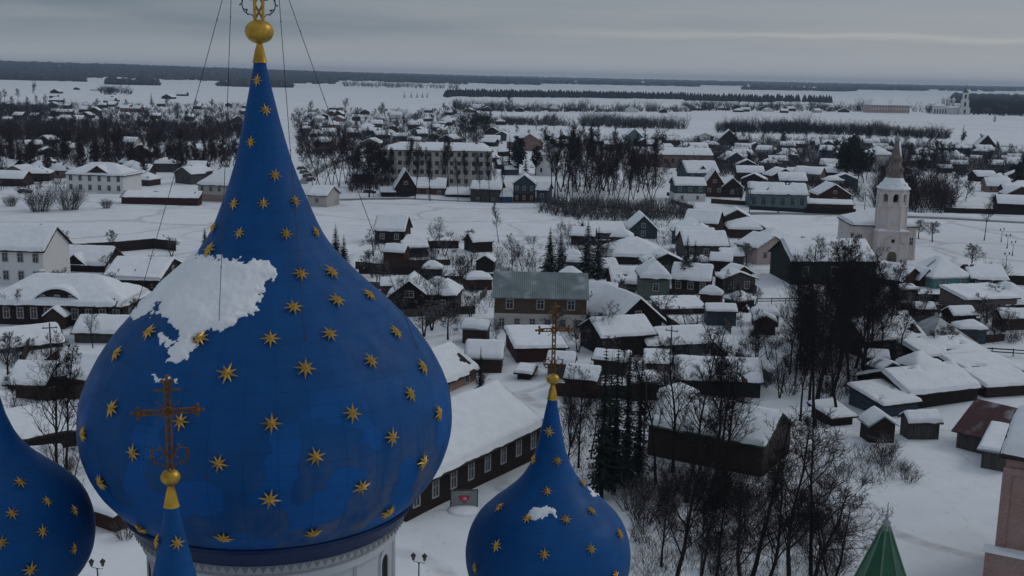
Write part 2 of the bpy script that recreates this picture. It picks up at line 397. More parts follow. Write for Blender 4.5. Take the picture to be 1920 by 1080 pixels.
# ------------------------------------------------------------------ cathedral with starry blue domes
def star_mesh():
    m = MB(); n = 8; v0 = len(m.v); R, r, h = .345, .115, .15
    P = []
    for i in range(2*n):
        c = pi*i/n; q = (R if i % 4 == 0 else R*.82) if i % 2 == 0 else r
        P.append((q*cos(c), q*sin(c), .015 if i % 2 == 0 else .05))
    for i in range(2*n): m.face([P[i], P[(i+1) % (2*n)], (0, 0, h)])
    for i in range(2*n): m.face([P[(i+1) % (2*n)], P[i], (0, 0, -.03)])
    return m.mesh('star', STARG)
STAR = star_mesh(); SR = random.Random(9)
PMAIN = [(38.33,.165),(37.8,.265),(37.16,.40),(36.4,.57),(35.56,.78),(34.9,1.0),(34.34,1.22),(33.8,1.44),(33.3,1.70),(32.79,2.10),(32.16,2.72),(31.53,3.42),(30.73,4.2),(29.93,4.78),(28.96,5.24),(28.2,5.38),(27.5,5.36),(26.82,5.17),(26.3,4.9),(25.8,4.5),(25.45,4.15)]
PSM = [(28.15,.135),(27.7,.215),(27.19,.315),(26.41,.48),(25.9,.67),(25.55,.87),(25.25,1.12),(24.97,1.42),(24.61,1.84),(24.16,2.27),(23.7,2.52),(23.2,2.64),(22.8,2.66),(22.3,2.58),(21.9,2.4),(21.5,2.1),(21.2,1.8)]
def smoothprof(p, k=3):
    out = []
    for i in range(len(p)-1):
        a, b, c, d = p[max(i-1,0)], p[i], p[i+1], p[min(i+2, len(p)-1)]
        for j in range(k):
            t = j/k; out.append((b[0]+(c[0]-b[0])*t, .5*(2*b[1]+(c[1]-a[1])*t+(2*a[1]-5*b[1]+4*c[1]-d[1])*t*t+(3*b[1]-a[1]-3*c[1]+d[1])*t**3)))
    return out + [p[-1]]
def prof_r(prof, z):
    if z > prof[0][0]: return 0
    for (z0, r0), (z1, r1) in zip(prof, prof[1:]):
        if z1 <= z <= z0: return r0+(r1-r0)*(z0-z)/(z0-z1)
    return 0
def hit(px, py, X0, Y0, prof):
    d = ray(px, py); k = (Y0-7)/d.y; st = .01
    for _ in range(1600):
        p = Vector((0,0,CAMH))+d*k
        if prof[-1][0] <= p.z <= prof[0][0] and hypot(p.x-X0, p.y-Y0) <= prof_r(prof, p.z):
            r = prof_r(prof, p.z); dr = (prof_r(prof, p.z-.05)-prof_r(prof, p.z+.05))/.1
            u = Vector((p.x-X0, p.y-Y0, 0)).normalized(); return p, Vector((u.x, u.y, dr)).normalized()
        k += st
    return None
def put_star(dome, p, n, ps):
    o = link('star', STAR, dome); o.location = p+n*.04; o.scale = (ps,)*3
    o.rotation_mode = 'QUATERNION'; o.rotation_quaternion = n.to_track_quat('Z', 'Y') @ Matrix.Rotation(SR.uniform(-.3, .3), 3, 'Z').to_quaternion()
def cross_mesh(h, arm, r, scroll=True):
    # openwork eight-branched cross: two uprights with lattice, round boss, trefoil ends, scrolls at the foot
    m = MB()
    for s in (-1, 1): m.tube([(s*r*1.6, 0, 0), (s*r*1.6, 0, h)], r*.7, 6, cap=True)
    k = int(h/(r*6)); zc = h*.66
    for i in range(k):
        z = h*i/k; m.tube([(-r*1.6, 0, z), (r*1.6, 0, z+h/k)], r*.42, 4); m.tube([(r*1.6, 0, z), (-r*1.6, 0, z+h/k)], r*.42, 4)
    for dz in (-1, 1): m.tube([(-arm, 0, zc+dz*r*1.5), (arm, 0, zc+dz*r*1.5)], r*.65, 6, cap=True)
    k = int(arm/(r*3))
    for i in range(-k, k): m.tube([(i*arm/k, 0, zc-r*1.5), ((i+1)*arm/k, 0, zc+r*1.5)], r*.4, 4)
    m.lathe([(-r, r*3.6), (-r*1.4, r*2.6), (r*1.4, r*2.6), (r, r*3.6), (-r, r*3.6)], 14, 0, 0)
    nb = 5*14
    for i in range(len(m.v)-nb, len(m.v)):
        x, y, z = m.v[i]; m.v[i] = (x, z*.8, zc+y)
    def trefoil(x, z):
        for dx, dz in ((0,0),(1,0),(-1,0),(0,1),(0,-1)): m.ball(x+dx*r*3.4, 0, z+dz*r*3.4, r*(1.9 if (dx, dz) == (0,0) else 1.35), 8)
        m.tube([(x-r*3.4,0,z),(x+r*3.4,0,z)], r*.7, 5); m.tube([(x,0,z-r*3.4),(x,0,z+r*3.4)], r*.7, 5)
    trefoil(-arm, zc); trefoil(arm, zc); trefoil(0, h)
    m.tube([(-arm*.45, 0, h*.9), (arm*.45, 0, h*.9)], r*.8, 5, cap=True)
    for s in (-1, 1) if scroll else ():
        c = []
        for i in range(13):
            t = i/12; a = -pi/2+t*1.55*pi; q = arm*.34*(1-.45*t)
            c.append((s*(arm*.36+q*cos(a)), 0, h*.15+q*sin(a)+q*.3))
        m.tube([(s*r*1.6, 0, h*.03)]+c, r*.5, 5)
        for i in range(0, 13, 2): m.tube([c[i], (c[i][0]+s*r*2.2*cos(i), 0, c[i][2]+r*2.2*sin(i))], r*.45, 4); m.ball(c[i][0]+s*r*2.2*cos(i), 0, c[i][2]+r*2.2*sin(i), r*.8, 6)
        m.tube([(s*arm*.1, 0, zc+r*2), (s*arm*.42, 0, zc+arm*.4)], r*.3, 4); m.tube([(s*arm*.1, 0, zc-r*2), (s*arm*.42, 0, zc-arm*.4)], r*.3, 4)
    return m
CX, CY = -7.1, 32.0
cath = root('cathedral', 'white cathedral with five blue onion domes covered in gold stars and gilded crosses', 'cathedral', (0,0,0))
def dome_set(name, X0, Y0, dz, prof, mat, stars, ballr, neck, cross, sscale, seg, drum_r, lab=None, crossmat=None, rot=0):
    P = smoothprof([(z+dz, r) for z, r in prof]); m = MB(); zt, zb = P[0][0], P[-1][0]
    m.lathe(P[::-1], seg, X0, Y0)
    lean = (lambda z: -.10*ss(33, 38.4, z)) if seg == 128 else (lambda z: 0)         # the tall spire stands slightly out of true
    m.v = [(x+lean(z), y, z) for x, y, z in m.v]; d = m.build(name, mat, cath, smooth=True)
    if lab: d['label'] = lab
    for s in stars:
        h = hit(s[0], s[1], X0, Y0, P)
        if h: put_star(d, h[0], h[1], sscale*SR.uniform(.92, 1.06)*(s[2] if len(s) > 2 else 1)*(.74 if seg == 128 and s[1] < 460 else 1))
    r0 = prof[0][1]
    n_ = MB(); n_.lathe([(zt-.06, r0*1.3), (zt, r0*1.16), (zt+.03, r0*1.1), (zt+neck*.55, r0*.84), (zt+neck*.95, r0*.5), (zt+neck, r0*.6)], 20, X0, Y0)
    n_.ball(X0, Y0, zt+neck+ballr*.83, ballr, 24, .83)
    n_.v = [(x+lean(zt), y, z) for x, y, z in n_.v]; n_.build('finial_ball', GOLD, d, smooth=True)
    zc = zt+neck+ballr*1.62
    c = cross_mesh(*cross); o = c.build('cross', crossmat or OLDGOLD, d, (X0+lean(zt), Y0, zc)); o.rotation_euler.z = rot
    return d, P, zc, zb
big_stars = [(484,151),(498,207),(472,267),(515,329),(441,383),(494,382),(552,378),(536,439),(450,438),(403,428),(395,470),(590,436),(563,515),(620,512),(427,702,1.15),(572,692,1.15),(694,678),(767,740),(213,767),(340,791),(509,795,1.1),(659,776),(733,820),(819,775),(160,814),(252,849),(411,868),(591,856),(790,865),(193,903),(506,934,1.1),(676,912),(266,988),(420,1005),(586,996),(725,958),(282,625),(222,665),(377,637,1.1),(550,578),(630,565),(690,555),(507,637),(617,628),(740,625),(790,690),(310,900,.01)]
dome, PB, zcb, zbb = dome_set('dome', CX, CY, 0, PMAIN, DOMEB, [s for s in big_stars if len(s) < 3 or s[2] > .1],   .40, .46, (5.2, 1.05, .07, False), .84, 128, 3.6, 'large weathered blue dome with a snow patch on its shoulder', GOLD, .25)
# guy chains from the cross down to the shoulders of the dome
fg = MB()
for s in (-1, 1):
    c = []
    for i in range(17):
        t = i/16; a = -pi/2-.3+t*1.7*pi; q = .21*(1-.4*t); c.append((s*(.27+q*cos(a)), 0, .40+q*sin(a)*1.25+.1*t))
    fg.tube([(s*.12, 0, .06)]+c, .016, 5); fg.tube([(s*.13, 0, .95), (s*.3, 0, .78), (s*.42, 0, .62), (s*.46, 0, .5)], .014, 5)
    for i in range(0, 17, 2):
        e = (c[i][0]+s*.09*cos(i*.9), 0, c[i][2]+.09*sin(i*.9)); fg.tube([c[i], e], .012, 4); fg.ball(*e, .026, 6)
fo = fg.build('cross_filigree', IRON, dome, (CX-.1, CY, zcb)); fo.rotation_euler.z = .25
arm_z = zcb + 5.2*.66
for tx, ty, ax, ay in ((252,590,-.17,0), (410,617,-.57,-.15), (572,640,.37,.1), (783,655,-.17,0)):
    h = hit(tx, ty, CX, CY, PB)
    if not h: continue
    a, e = Vector((CX+ax-.08, CY+ay, arm_z)), h[0]; m = MB(); pts = []
    for i in range(15):
        t = i/14; p = a.lerp(e, t); p.z -= .18*sin(pi*t); pts.append(p)
    m.tube(pts, .009, 4)
    for i in range(2, 14, 2): m.ball(*pts[i], .022, 6)
    m.build('guy_chain', IRON, dome)
def in_poly(x, y, P):
    c = False; j = len(P)-1
    for i in range(len(P)):
        if (P[i][1] > y) != (P[j][1] > y) and x < (P[j][0]-P[i][0])*(y-P[i][1])/(P[j][1]-P[i][1])+P[i][0]: c = not c
        j = i
    return c
def poly_dist(x, y, P):
    b = 1e9
    for i in range(len(P)):
        x0, y0 = P[i]; x1, y1 = P[(i+1) % len(P)]; dx, dy = x1-x0, y1-y0
        t = max(0, min(1, ((x-x0)*dx+(y-y0)*dy)/(dx*dx+dy*dy+1e-9))); b = min(b, hypot(x-x0-t*dx, y-y0-t*dy))
    return b
def dome_snow(d, X0, Y0, P, poly, a0, a1, z0, z1, na, nz_, thick, ppm, name='snow_patch'):
    # snow lying on the dome: grid in azimuth and height, kept where the patch lies
    m = MB(); idx = {}
    def depth(i, j):
        c = a0+(a1-a0)*i/na; z = z0+(z1-z0)*j/nz_; r = prof_r(P, z); p = Vector((X0+r*cos(c), Y0+r*sin(c), z)); q = proj(p)
        w = 10*mnoise.noise(p*1.3)+8*mnoise.noise(p*3.1)+7*mnoise.noise(p*7)+4*mnoise.noise(p*15)
        sg = poly_dist(q[0], q[1], poly); sg = sg if in_poly(q[0], q[1], poly) else -sg
        return p, c, (sg+w)/ppm
    G = {}
    for i in range(na+1):
        for j in range(nz_+1): G[i, j] = depth(i, j)
    def vert(i, j):
        if (i, j) in idx: return idx[i, j]
        p, c, dd = G[i, j]; t = -.04 if dd < 0 else min(thick, .015+dd*.35)*(1+.45*mnoise.noise(p*2.1)+.25*mnoise.noise(p*6))
        z = p.z; dr = (prof_r(P, z-.06)-prof_r(P, z+.06))/.12
        n = Vector((cos(c), sin(c), dr)).normalized(); q = p+n*t; idx[i, j] = len(m.v); m.v.append(tuple(q)); return idx[i, j]
    for i in range(na):
        for j in range(nz_):
            if max(G[i+a, j+b][2] for a in (0,1) for b in (0,1)) > 0:
                m.f.append((vert(i, j), vert(i+1, j), vert(i+1, j+1), vert(i, j+1))); m.m.append(0)
    if m.f: m.build(name, SNOW, d, smooth=True)
SNP = [(340,480),(385,474),(432,482),(480,485),(522,500),(526,516),(512,526),(492,520),(494,545),(482,582),(462,592),(440,600),(432,612),(412,622),(396,618),(383,632),(374,640),(366,655),(352,676),(335,684),(308,682),(312,660),(336,638),(332,622),(312,608),(296,588),(300,566),(272,596),(240,600),(250,575)]
dome_snow(dome, CX, CY, PB, SNP, radians(150), radians(300), 29.0, 33.3, 260, 180, .10, 60)
for k_, pg in enumerate(([(296,628),(318,622),(330,640),(318,652),(300,645)], [(285,690),(302,700),(292,712),(280,704)], [(300,712),(330,700),(345,716),(318,722)])):
    dome_snow(dome, CX, CY, PB, pg, radians(180), radians(290), 28.6, 31.5, 150, 120, .05, 60)
sk = MB(); sk.lathe([(25.02, 3.75), (25.00, 3.98), (25.06, 4.02), (25.50, 4.34), (25.62, 4.36), (25.7, 4.1)], 96, CX, CY); sk.build('cornice', SKIRT, cath, smooth=False)
zg = MB(); n = 104
for i in range(n):
    c0, c1 = 2*pi*i/n, 2*pi*(i+1)/n; cm = (c0+c1)/2; q = 3.97
    zg.face([(CX+q*cos(c0), CY+q*sin(c0), 25.02), (CX+q*cos(c1), CY+q*sin(c1), 25.02), (CX+(q-.02)*cos(cm), CY+(q-.02)*sin(cm), 24.80)])
zt_ = zg.build('zigzag_trim', m_plain('tin_trim', (.20,.21,.22), .5, .3), cath); md = zt_.modifiers.new('t', 'SOLIDIFY'); md.thickness = .03
dr = MB(); dr.lathe([(16.5, 3.6), (24.35, 3.6), (24.4, 3.78), (24.6, 3.78), (24.65, 3.7), (25.05, 3.7)], 64, CX, CY)
for i in range(8):
    c = 2*pi*i/8+.12; dr.lathe([(16.5, .10), (24.35, .10)], 6, CX+3.60*cos(c), CY+3.60*sin(c))
dr.build('drum', DRUMW, cath, smooth=False)
def arch_window(cx, cy, ang, r, zb, w, h, par, name='window', mats=(DRUMW, DARK)):
    m = MB(); n = 10; P = [(-w/2, 0)]+[(w/2*cos(pi-pi*i/n), h+w/2*sin(pi*i/n)) for i in range(n+1)]+[(w/2, 0)]
    u = Vector((cos(ang), sin(ang), 0)); t = Vector((-sin(ang), cos(ang), 0)); o = Vector((cx, cy, zb))
    f = lambda a, z, k: o+t*a+u*(r+k)+Vector((0,0,z))
    ring = [(x*1.3, z*1.06 if z > 0 else -.06) for x, z in P]
    for i in range(len(P)-1):
        m.face([f(*ring[i], .06), f(*ring[i+1], .06), f(*P[i+1], .06), f(*P[i], .06)]); m.face([f(*ring[i], -.2), f(*ring[i+1], -.2), f(*ring[i+1], .06), f(*ring[i], .06)])
        m.face([f(*P[i], .06), f(*P[i+1], .06), f(*P[i+1], -.05), f(*P[i], -.05)])
    fr = m.build(name, mats[0], par)
    m = MB(); m.face([f(x, z, .02) for x, z in P]); m.build('pane', mats[1], fr)
for i in range(8): arch_window(CX, CY, 2*pi*(i+.5)/8+.12, 3.6, 21.0, .5, 2.85, cath)
def small_dome(X0, Y0, dz, stars, neckk, ballk, cr, lab, k=1.0, rot=.25):
    pr = [(z, r*k) for z, r in PSM]
    d, P, zc, zb = dome_set('cupola', X0, Y0, dz, pr, DOMES, stars, .21*ballk, .42*neckk, cr, .62, 72, 1.5, lab, None, rot)
    m = MB(); m.lathe([(zb-.35, 1.72*k), (zb, 1.86*k), (zb+.05, 1.7*k), (zb-.35, 1.5*k), (zb-.35, 1.72*k)], 48, X0, Y0); m.build('cornice', SKIRT, cath)
    m = MB(); m.lathe([(16.5, 1.5*k), (zb-.3, 1.5*k)], 32, X0, Y0); m.build('drum', DRUMW, cath, smooth=True)
    for i in range(6): arch_window(X0, Y0, 2*pi*i/6+.3, 1.5*k, zb-2.6, .36, 1.5, cath)
    return d, P
rd, RP = small_dome(1.34, 34, 0, [(1030,809),(1003,862),(1044,864),(1090,907),(1026,922),(938,953),(989,973),(1060,975),(1108,959),(1137,938),(933,1024,1.15),(1020,1040),(1107,1030),(1160,1002),(893,1064),(1151,1078)], 1, 1, (2.15, .48, .03), 'blue cupola with a small snow patch, in front of the spruces')
dome_snow(rd, 1.34, 34, RP, [(990,955),(1005,945),(1025,950),(1043,952),(1043,970),(1030,966),(1012,974),(995,972)], radians(230), radians(320), 23.4, 25.2, 70, 50, .06, 62)
dome_snow(rd, 1.34, 34, RP, [(1085,880),(1100,893),(1120,914),(1122,924),(1100,908)], radians(-60), radians(40), 24.3, 25.9, 50, 40, .06, 62)
YL = 29.6; XL = ray(-10, 1000).x/ray(-10, 1000).y*YL
small_dome(XL, YL, zat(-10, 1000, XL, YL)-zat(1028, 1036, 1.34, 34), [(37,906),(87,942),(137,958),(22,964),(78,997),(3,1017),(136,1028),(56,1067,1.2)], 1, 1, (2.0, .45, .03), 'blue cupola half out of view at the far left of the cathedral')
YF = 22.7; XF = ray(321, 930).x/ray(321, 930).y*YF
zf = zat(322, 944, XF, YF)-28.15
fd, FP = small_dome(XF, YF, zf, [(331,1018,.9),(299,1015,.9)], 1.0, 1.0, (1.95, .60, .032), 'slender blue cupola with a gilded cross in front of the large dome', 1.0, .3)
small_dome(-8.2, 41.5, -.4, [], 1, 1, (1.6, .4, .03), None)
# walls and snowy roof below the drums (out of the picture)
bd = MB(); hw = 9.0
bd.box(-hw, -hw, -1, hw, hw, 16.2)
for s in (-1, 1):
    for k in (-1, 1): bd.box(s*hw-.35, k*hw-.35, -1, s*hw+.35, k*hw+.35, 16.0)
for s in (-4.5, 0, 4.5):
    bd.box(s-.3, -hw-.3, -1, s+.3, -hw+.1, 16.0); bd.box(s-.3, hw-.1, -1, s+.3, hw+.3, 16.0)
w_ = bd.build('wall', DRUMW, cath, (CX+.4, CY, 0)); w_.rotation_euler.z = radians(45)
rf = MB(); rf.box(-hw-.4, -hw-.4, 16.2, hw+.4, hw+.4, 16.6); rf.lathe([(16.6, 12.5), (17.9, 2)], 4, ph=pi/4)
r_ = rf.build('roof', SNOW, cath, (CX+.4, CY, 0)); r_.rotation_euler.z = radians(45)

# ------------------------------------------------------------------ trees
def wob(rnd, p, d, L, k, curl, up):
    pts = [Vector(p)]; d = Vector(d).normalized()
    for i in range(k):
        d = (d + Vector((rnd.gauss(0, curl), rnd.gauss(0, curl), rnd.gauss(0, curl)*.6+up))).normalized(); pts.append(pts[-1]+d*(L/k))
    return pts
def side_dir(rnd, d, ang):
    d = Vector(d).normalized(); a = Vector((0,0,1)) if abs(d.z) < .9 else Vector((1,0,0))
    u = d.cross(a).normalized(); w = d.cross(u); c = rnd.uniform(0, 2*pi)
    return d*cos(ang)+(u*cos(c)+w*sin(c))*sin(ang)
def bare_tree(seed, Ht, r0, nlimb, lmin, lmax, first, ang, n2, n3, tw, up=.10, fork=1, n4=0, droop=0):
    """trunk with limbs, and the crown of finer branches and twigs; returns two MB"""
    rnd = random.Random(seed); T, C = MB(), MB()
    stems = []
    for s in range(fork):
        d = Vector((rnd.gauss(0,.05), rnd.gauss(0,.05), 1)) if fork == 1 else Vector((cos(2*pi*s/fork+seed)*.30, sin(2*pi*s/fork+seed)*.30, 1))
        H = Ht*(1 if s == 0 else rnd.uniform(.75, .95))
        pts = wob(rnd, (0,0,-.3), d, H*.97, 9, .06, .06 if fork > 1 else .03); k = len(pts)
        rr = r0*(1 if fork == 1 else .75)
        T.tube(pts, [rr*(1.25 if i == 0 else 1)*(1-.9*(i/(k-1))**.9)+.02 for i in range(k)], 7); stems.append((pts, rr))
    for pts, rr in stems:
        k = len(pts)-1
        for i in range(nlimb//fork):
            f = first+(1-first)*((i+rnd.random())/(nlimb/fork))**.85; f = min(.985, f); a = int(f*k); t = f*k-a
            p = pts[a].lerp(pts[a+1], t); ax = (pts[a+1]-pts[a])
            shape = (.55+.45*sin(pi*min(1, (f-first)/(1-first)*.95+.18)))*(1-.45*f)
            L = rnd.uniform(lmin, lmax)*Ht*shape*1.35
            d = side_dir(rnd, ax, radians(ang)*rnd.uniform(.75, 1.2)); d.z = abs(d.z)*.8+.12
            lp = wob(rnd, p, d, L, 5, .13, up); lr = max(tw*1.6, rr*(1-f)*.42+.0055*Ht*.25)
            T.tube(lp, [lr*(1-.8*j/5) for j in range(6)], 4)
            for j in range(n2):
                g_ = rnd.uniform(.25, 1); b = min(4, int(g_*5)); q = lp[b].lerp(lp[b+1], g_*5-b)
                L2 = L*rnd.uniform(.28, .55)*(1.1-.5*g_); d2 = side_dir(rnd, lp[b+1]-lp[b], radians(rnd.uniform(30, 60)))
                p2 = wob(rnd, q, d2, L2, 3, .18, up-droop); C.tube(p2, [max(tw, lr*.38)*(1-.6*x/3) for x in range(4)], 3)
                for x in range(n3):
                    g2 = rnd.uniform(.2, 1); b2 = min(2, int(g2*3)); q2 = p2[b2].lerp(p2[b2+1], g2*3-b2)
                    L3 = L2*rnd.uniform(.35, .7); d3 = side_dir(rnd, p2[b2+1]-p2[b2], radians(rnd.uniform(25, 60)))
                    p3 = wob(rnd, q2, d3, L3, 2, .2, up-droop*1.6); C.tube(p3, [tw, tw*.8, tw*.35], 3)
                    for y in range(n4):
                        q3 = p3[0].lerp(p3[2], rnd.uniform(.3, 1)); p4 = wob(rnd, q3, side_dir(rnd, p3[2]-p3[0], .7), L3*rnd.uniform(.4, .7), 1, .2, up-droop*2); C.tube(p4, [tw*.7, tw*.3], 3)
    return T, C
def spruce(seed, Ht, R, whorls, per, dead=0.12, gap=.0):
    rnd = random.Random(seed); T, C = MB(), MB()
    T.tube([(0,0,-.3),(0,0,Ht*.5),(0,0,Ht)], [Ht*.014+.06, Ht*.009+.03, .02], 6)
    for i in range(whorls):
        f = dead+(1-dead)*i/whorls; z = Ht*f; L0 = R*(1-f)**.85*rnd.uniform(.8, 1.12)+.12
        for k in range(per):
            if rnd.random() < gap: continue
            c = 2*pi*(k+rnd.random()*.7)/per+i*1.3; L = L0*rnd.uniform(.7, 1.12); dr = rnd.uniform(.22, .5)
            u = Vector((cos(c), sin(c), 0)); t = Vector((-sin(c), cos(c), 0)); n = 4
            for s in range(n):
                a, e = s/n, (s+1)/n; w = L*.24*(1-a*.75)+.05
                for sg in (-1, 1):
                    za = z-dr*L*a*(1.25-.5*a); ze = z-dr*L*e*(1.25-.5*e)
                    j = [rnd.uniform(-.06, .06)*L for _ in range(3)]
                    C.face([u*(L*a)+Vector((0,0,za)), u*(L*e)+Vector((0,0,ze)), u*(L*e*.98)+t*sg*w*.75+Vector((0,0,ze-w*.55+j[0])), u*(L*a+L*.12)+t*sg*w+Vector((0,0,za-w*.5+j[1]))])
    C.face([Vector((-.05,0,Ht-.4)), Vector((.05,0,Ht-.4)), Vector((0,0,Ht+.5))])
    return T, C
def pine(seed, Ht, R, n):
    rnd = random.Random(seed); T, C = MB(), MB(); tp = wob(rnd, (0,0,-.3), (0,0,1), Ht*.95, 7, .04, .05)
    T.tube(tp, [Ht*.018*(1-.8*i/7)+.03 for i in range(8)], 6)
    for i in range(n):
        f = rnd.uniform(.25, 1); a = min(6, int(f*7)); p = tp[a].lerp(tp[a+1], f*7-a); L = R*rnd.uniform(.5, 1)*(1.15-.75*abs(f-.5)*1.4)
        d = side_dir(rnd, (0,0,1), radians(rnd.uniform(50, 80))); lp = wob(rnd, p, d, L, 3, .12, .12); T.tube(lp, [.07,.05,.03,.02], 3)
        for k in range(16):
            q = lp[1].lerp(lp[3], rnd.random())+Vector((rnd.gauss(0,.4), rnd.gauss(0,.4), rnd.gauss(0,.3))); r = rnd.uniform(.25, .55)
            for z in range(3):
                u = Vector((rnd.gauss(0,1), rnd.gauss(0,1), rnd.gauss(0,.6))).normalized(); w = u.cross(Vector((rnd.gauss(0,1), rnd.gauss(0,1), 1))).normalized()
                C.face([q-u*r*.6-w*r*.3, q+u*r-w*r*.2, q+u*r*.7+w*r*.5, q-u*r*.4+w*r*.5])
    return T, C
def shrub(seed, Ht, R, n, tw, n2=6):
    rnd = random.Random(seed); C = MB()
    for i in range(n):
        c = rnd.uniform(0, 2*pi); q = rnd.random()**.5*R*.4; lean = rnd.uniform(.1, .75)
        p = wob(rnd, (q*cos(c), q*sin(c), -.1), (cos(c)*lean, sin(c)*lean, 1), Ht*rnd.uniform(.6, 1), 4, .14, .02)
        C.tube(p, [tw*1.6, tw*1.4, tw*1.1, tw*.8, tw*.4], 3)
        for k in range(n2):
            a = rnd.uniform(.3, 1); b = min(3, int(a*4)); C.tube(wob(rnd, p[b].lerp(p[b+1], a*4-b), side_dir(rnd, p[b+1]-p[b], .7), Ht*rnd.uniform(.2, .4), 2, .2, .05), [tw*.8, tw*.7, tw*.3], 3)
    return C
PROTO = {}
def proto(key, TC, h, mats):
    t, c = TC; PROTO.setdefault(key, []).append((t.mesh('trunk', mats[0]), c.mesh('crown', mats[1]), h))
def protoj(key, TC, h, mats):                    # one mesh for trees too small to show their parts
    t, c = TC; b = len(t.v); t.v += c.v; t.f += [tuple(i+b for i in f) for f in c.f]; t.m += [1]*len(c.f)
    PROTO.setdefault(key, []).append((t.mesh('tree', list(mats)), None, h))
for s in range(3): proto('big', bare_tree(10+s, 14, .17, 24, .22, .34, .24, 40, 8, 6, .0105, .12, 1, 3), 14, (BARK, TWIG))
for s in range(2): proto('fork', bare_tree(20+s, 12, .18, 26, .24, .36, .25, 46, 8, 6, .0105, .07, 2, 3), 12, (BARK, TWIG))
for s in range(3): proto('tall', bare_tree(30+s, 20, .20, 36, .15, .24, .38, 40, 8, 7, .021, .13), 20, (BARK, TWIG))
for s in range(2): proto('birch', bare_tree(40+s, 22, .20, 46, .15, .25, .22, 36, 8, 8, .027, .13, 2, 0, .12), 22, (BIRCH, BIRCH))
for s in range(2): proto('apple', bare_tree(50+s, 5, .16, 16, .34, .5, .25, 60, 7, 6, .016, .02, 2, 2), 5, (BARK, TWIGS))
for s in range(2): proto('round', bare_tree(60+s, 6.5, .16, 26, .30, .42, .30, 55, 8, 6, .018, .06, 1, 2), 6.5, (BARK, TWIGS))
for s in range(3): protoj('far', bare_tree(70+s, 12, .16, 22, .22, .36, .18, 45, 7, 6, .046, .10), 12, (BARK, TWIG))
for s in range(2): protoj('fardust', bare_tree(75+s, 10, .14, 22, .24, .40, .15, 50, 7, 6, .046, .08), 10, (BARK, FARTW))
for s in range(2): protoj('farred', bare_tree(80+s, 13, .16, 32, .20, .32, .14, 42, 8, 8, .055, .10), 13, (BIRCH, BIRCH))
for s in range(2): proto('spruce', spruce(90+s, 13, 3.0, 34, 9), 13, (BARK, SPRS))
for s in range(2): proto('lean_spruce', spruce(93+s, 17, 2.1, 46, 7, .10, .22), 17, (BARK, SPR))
for s in range(2): protoj('farspruce', spruce(96+s, 14, 3.0, 18, 7, .08), 14, (BARK, SPR))
for s in range(2): protoj('pine', pine(98+s, 14, 4.2, 60), 14, (BARK, PINE))
for s in range(3): PROTO.setdefault('shrub', []).append((shrub(110+s, 2.2, 1.8, 34, .016, 7).mesh('shrub', TWIGS), None, 2.2))
for s in range(2): PROTO.setdefault('farshrub', []).append((shrub(115+s, 3.5, 3.0, 90, .016, 8).mesh('shrub', FARTW), None, 3.5))
TR = random.Random(77)
SPECIES = {'big':('bare_tree','tree'), 'fork':('bare_tree','tree'), 'tall':('bare_tree','tree'), 'birch':('birch_tree','tree'), 'apple':('fruit_tree','tree'), 'round':('bare_tree','tree'),
           'far':('bare_tree','tree'), 'fardust':('bare_tree','tree'), 'farred':('birch_tree','tree'), 'spruce':('spruce_tree','tree'), 'lean_spruce':('spruce_tree','tree'), 'farspruce':('spruce_tree','tree'), 'pine':('pine_tree','tree'),
           'shrub':('shrub','shrub'), 'farshrub':('shrub','shrub')}
AUTO = []           # things whose labels are written at the end, once the neighbours are known
def tree(k, x, yb, yt, desc, wx=1.0, group=None, label=None):
    p = gat(x, yb); v = PROTO[k]; q_ = p-Vector((0,0,CAMH)); k_ = (540-yt)/F; h = (k_*q_.dot(FW)-q_.dot(UP))/(UP.z-k_*FW.z); t, c, h0 = v[TR.randrange(len(v))]; s = h/h0
    nm, cat = SPECIES[k]
    if c is None: o = link(nm, t)
    else:
        o = bpy.data.objects.new(nm, None); COL.objects.link(o); link('trunk', t, o); link('crown', c, o)
    o.location = p; o.scale = (s*wx, s*wx, s); o.rotation_euler = (0, 0, TR.uniform(0, 6.28))
    tag(o, label or '', cat, group)
    if not label: AUTO.append((o, desc, x, (yb+yt)/2, yb))
    return o
def clump(keys, n, xr, br, hr, desc, group, wx=(.85, 1.15)):
    for i in range(n):
        x = xr[0]+(xr[1]-xr[0])*(i+TR.random())/n; f = TR.random(); yb = br[0]+(br[1]-br[0])*f
        tree(keys[TR.randrange(len(keys))], x, yb, yb-TR.uniform(*hr), desc, TR.uniform(*wx), group)
def thicket(name, polyg, n, h, mat, tw=.03, seed=1, hvar=.4, m2=None):
    """stuff: a tangle of leafless stems filling a piece of ground"""
    rnd = random.Random(seed); m = MB(); xs = [p[0] for p in polyg]; ys = [p[1] for p in polyg]; k = 0
    while k < n:
        x, y = rnd.uniform(min(xs), max(xs)), rnd.uniform(min(ys), max(ys))
        if not in_poly(x, y, polyg): continue
        k += 1; p = gat(x, y); H = h*rnd.uniform(1-hvar, 1+hvar)*max(.3, 1+(.9 if name[0] == 'r' else .5)*mnoise.noise(p*(.03 if name[0] == 'r' else .06)))
        for j in range(7):
            c = rnd.uniform(0, 6.28); q = wob(rnd, (p.x+rnd.gauss(0, .5), p.y+rnd.gauss(0, .5), p.z-.1), (cos(c)*.5, sin(c)*.5, 1), H*rnd.uniform(.6, 1), 2, .2, 0)
            m.tube(q, [tw*1.2, tw, tw*.4], 3)
            for z in range(3): m.tube(wob(rnd, q[1].lerp(q[2], rnd.random()), side_dir(rnd, q[2]-q[1], .8), H*.3, 1, .2, .05), [tw*.7, tw*.3], 3)
    return kind(m.build(name, mat), 'stuff')

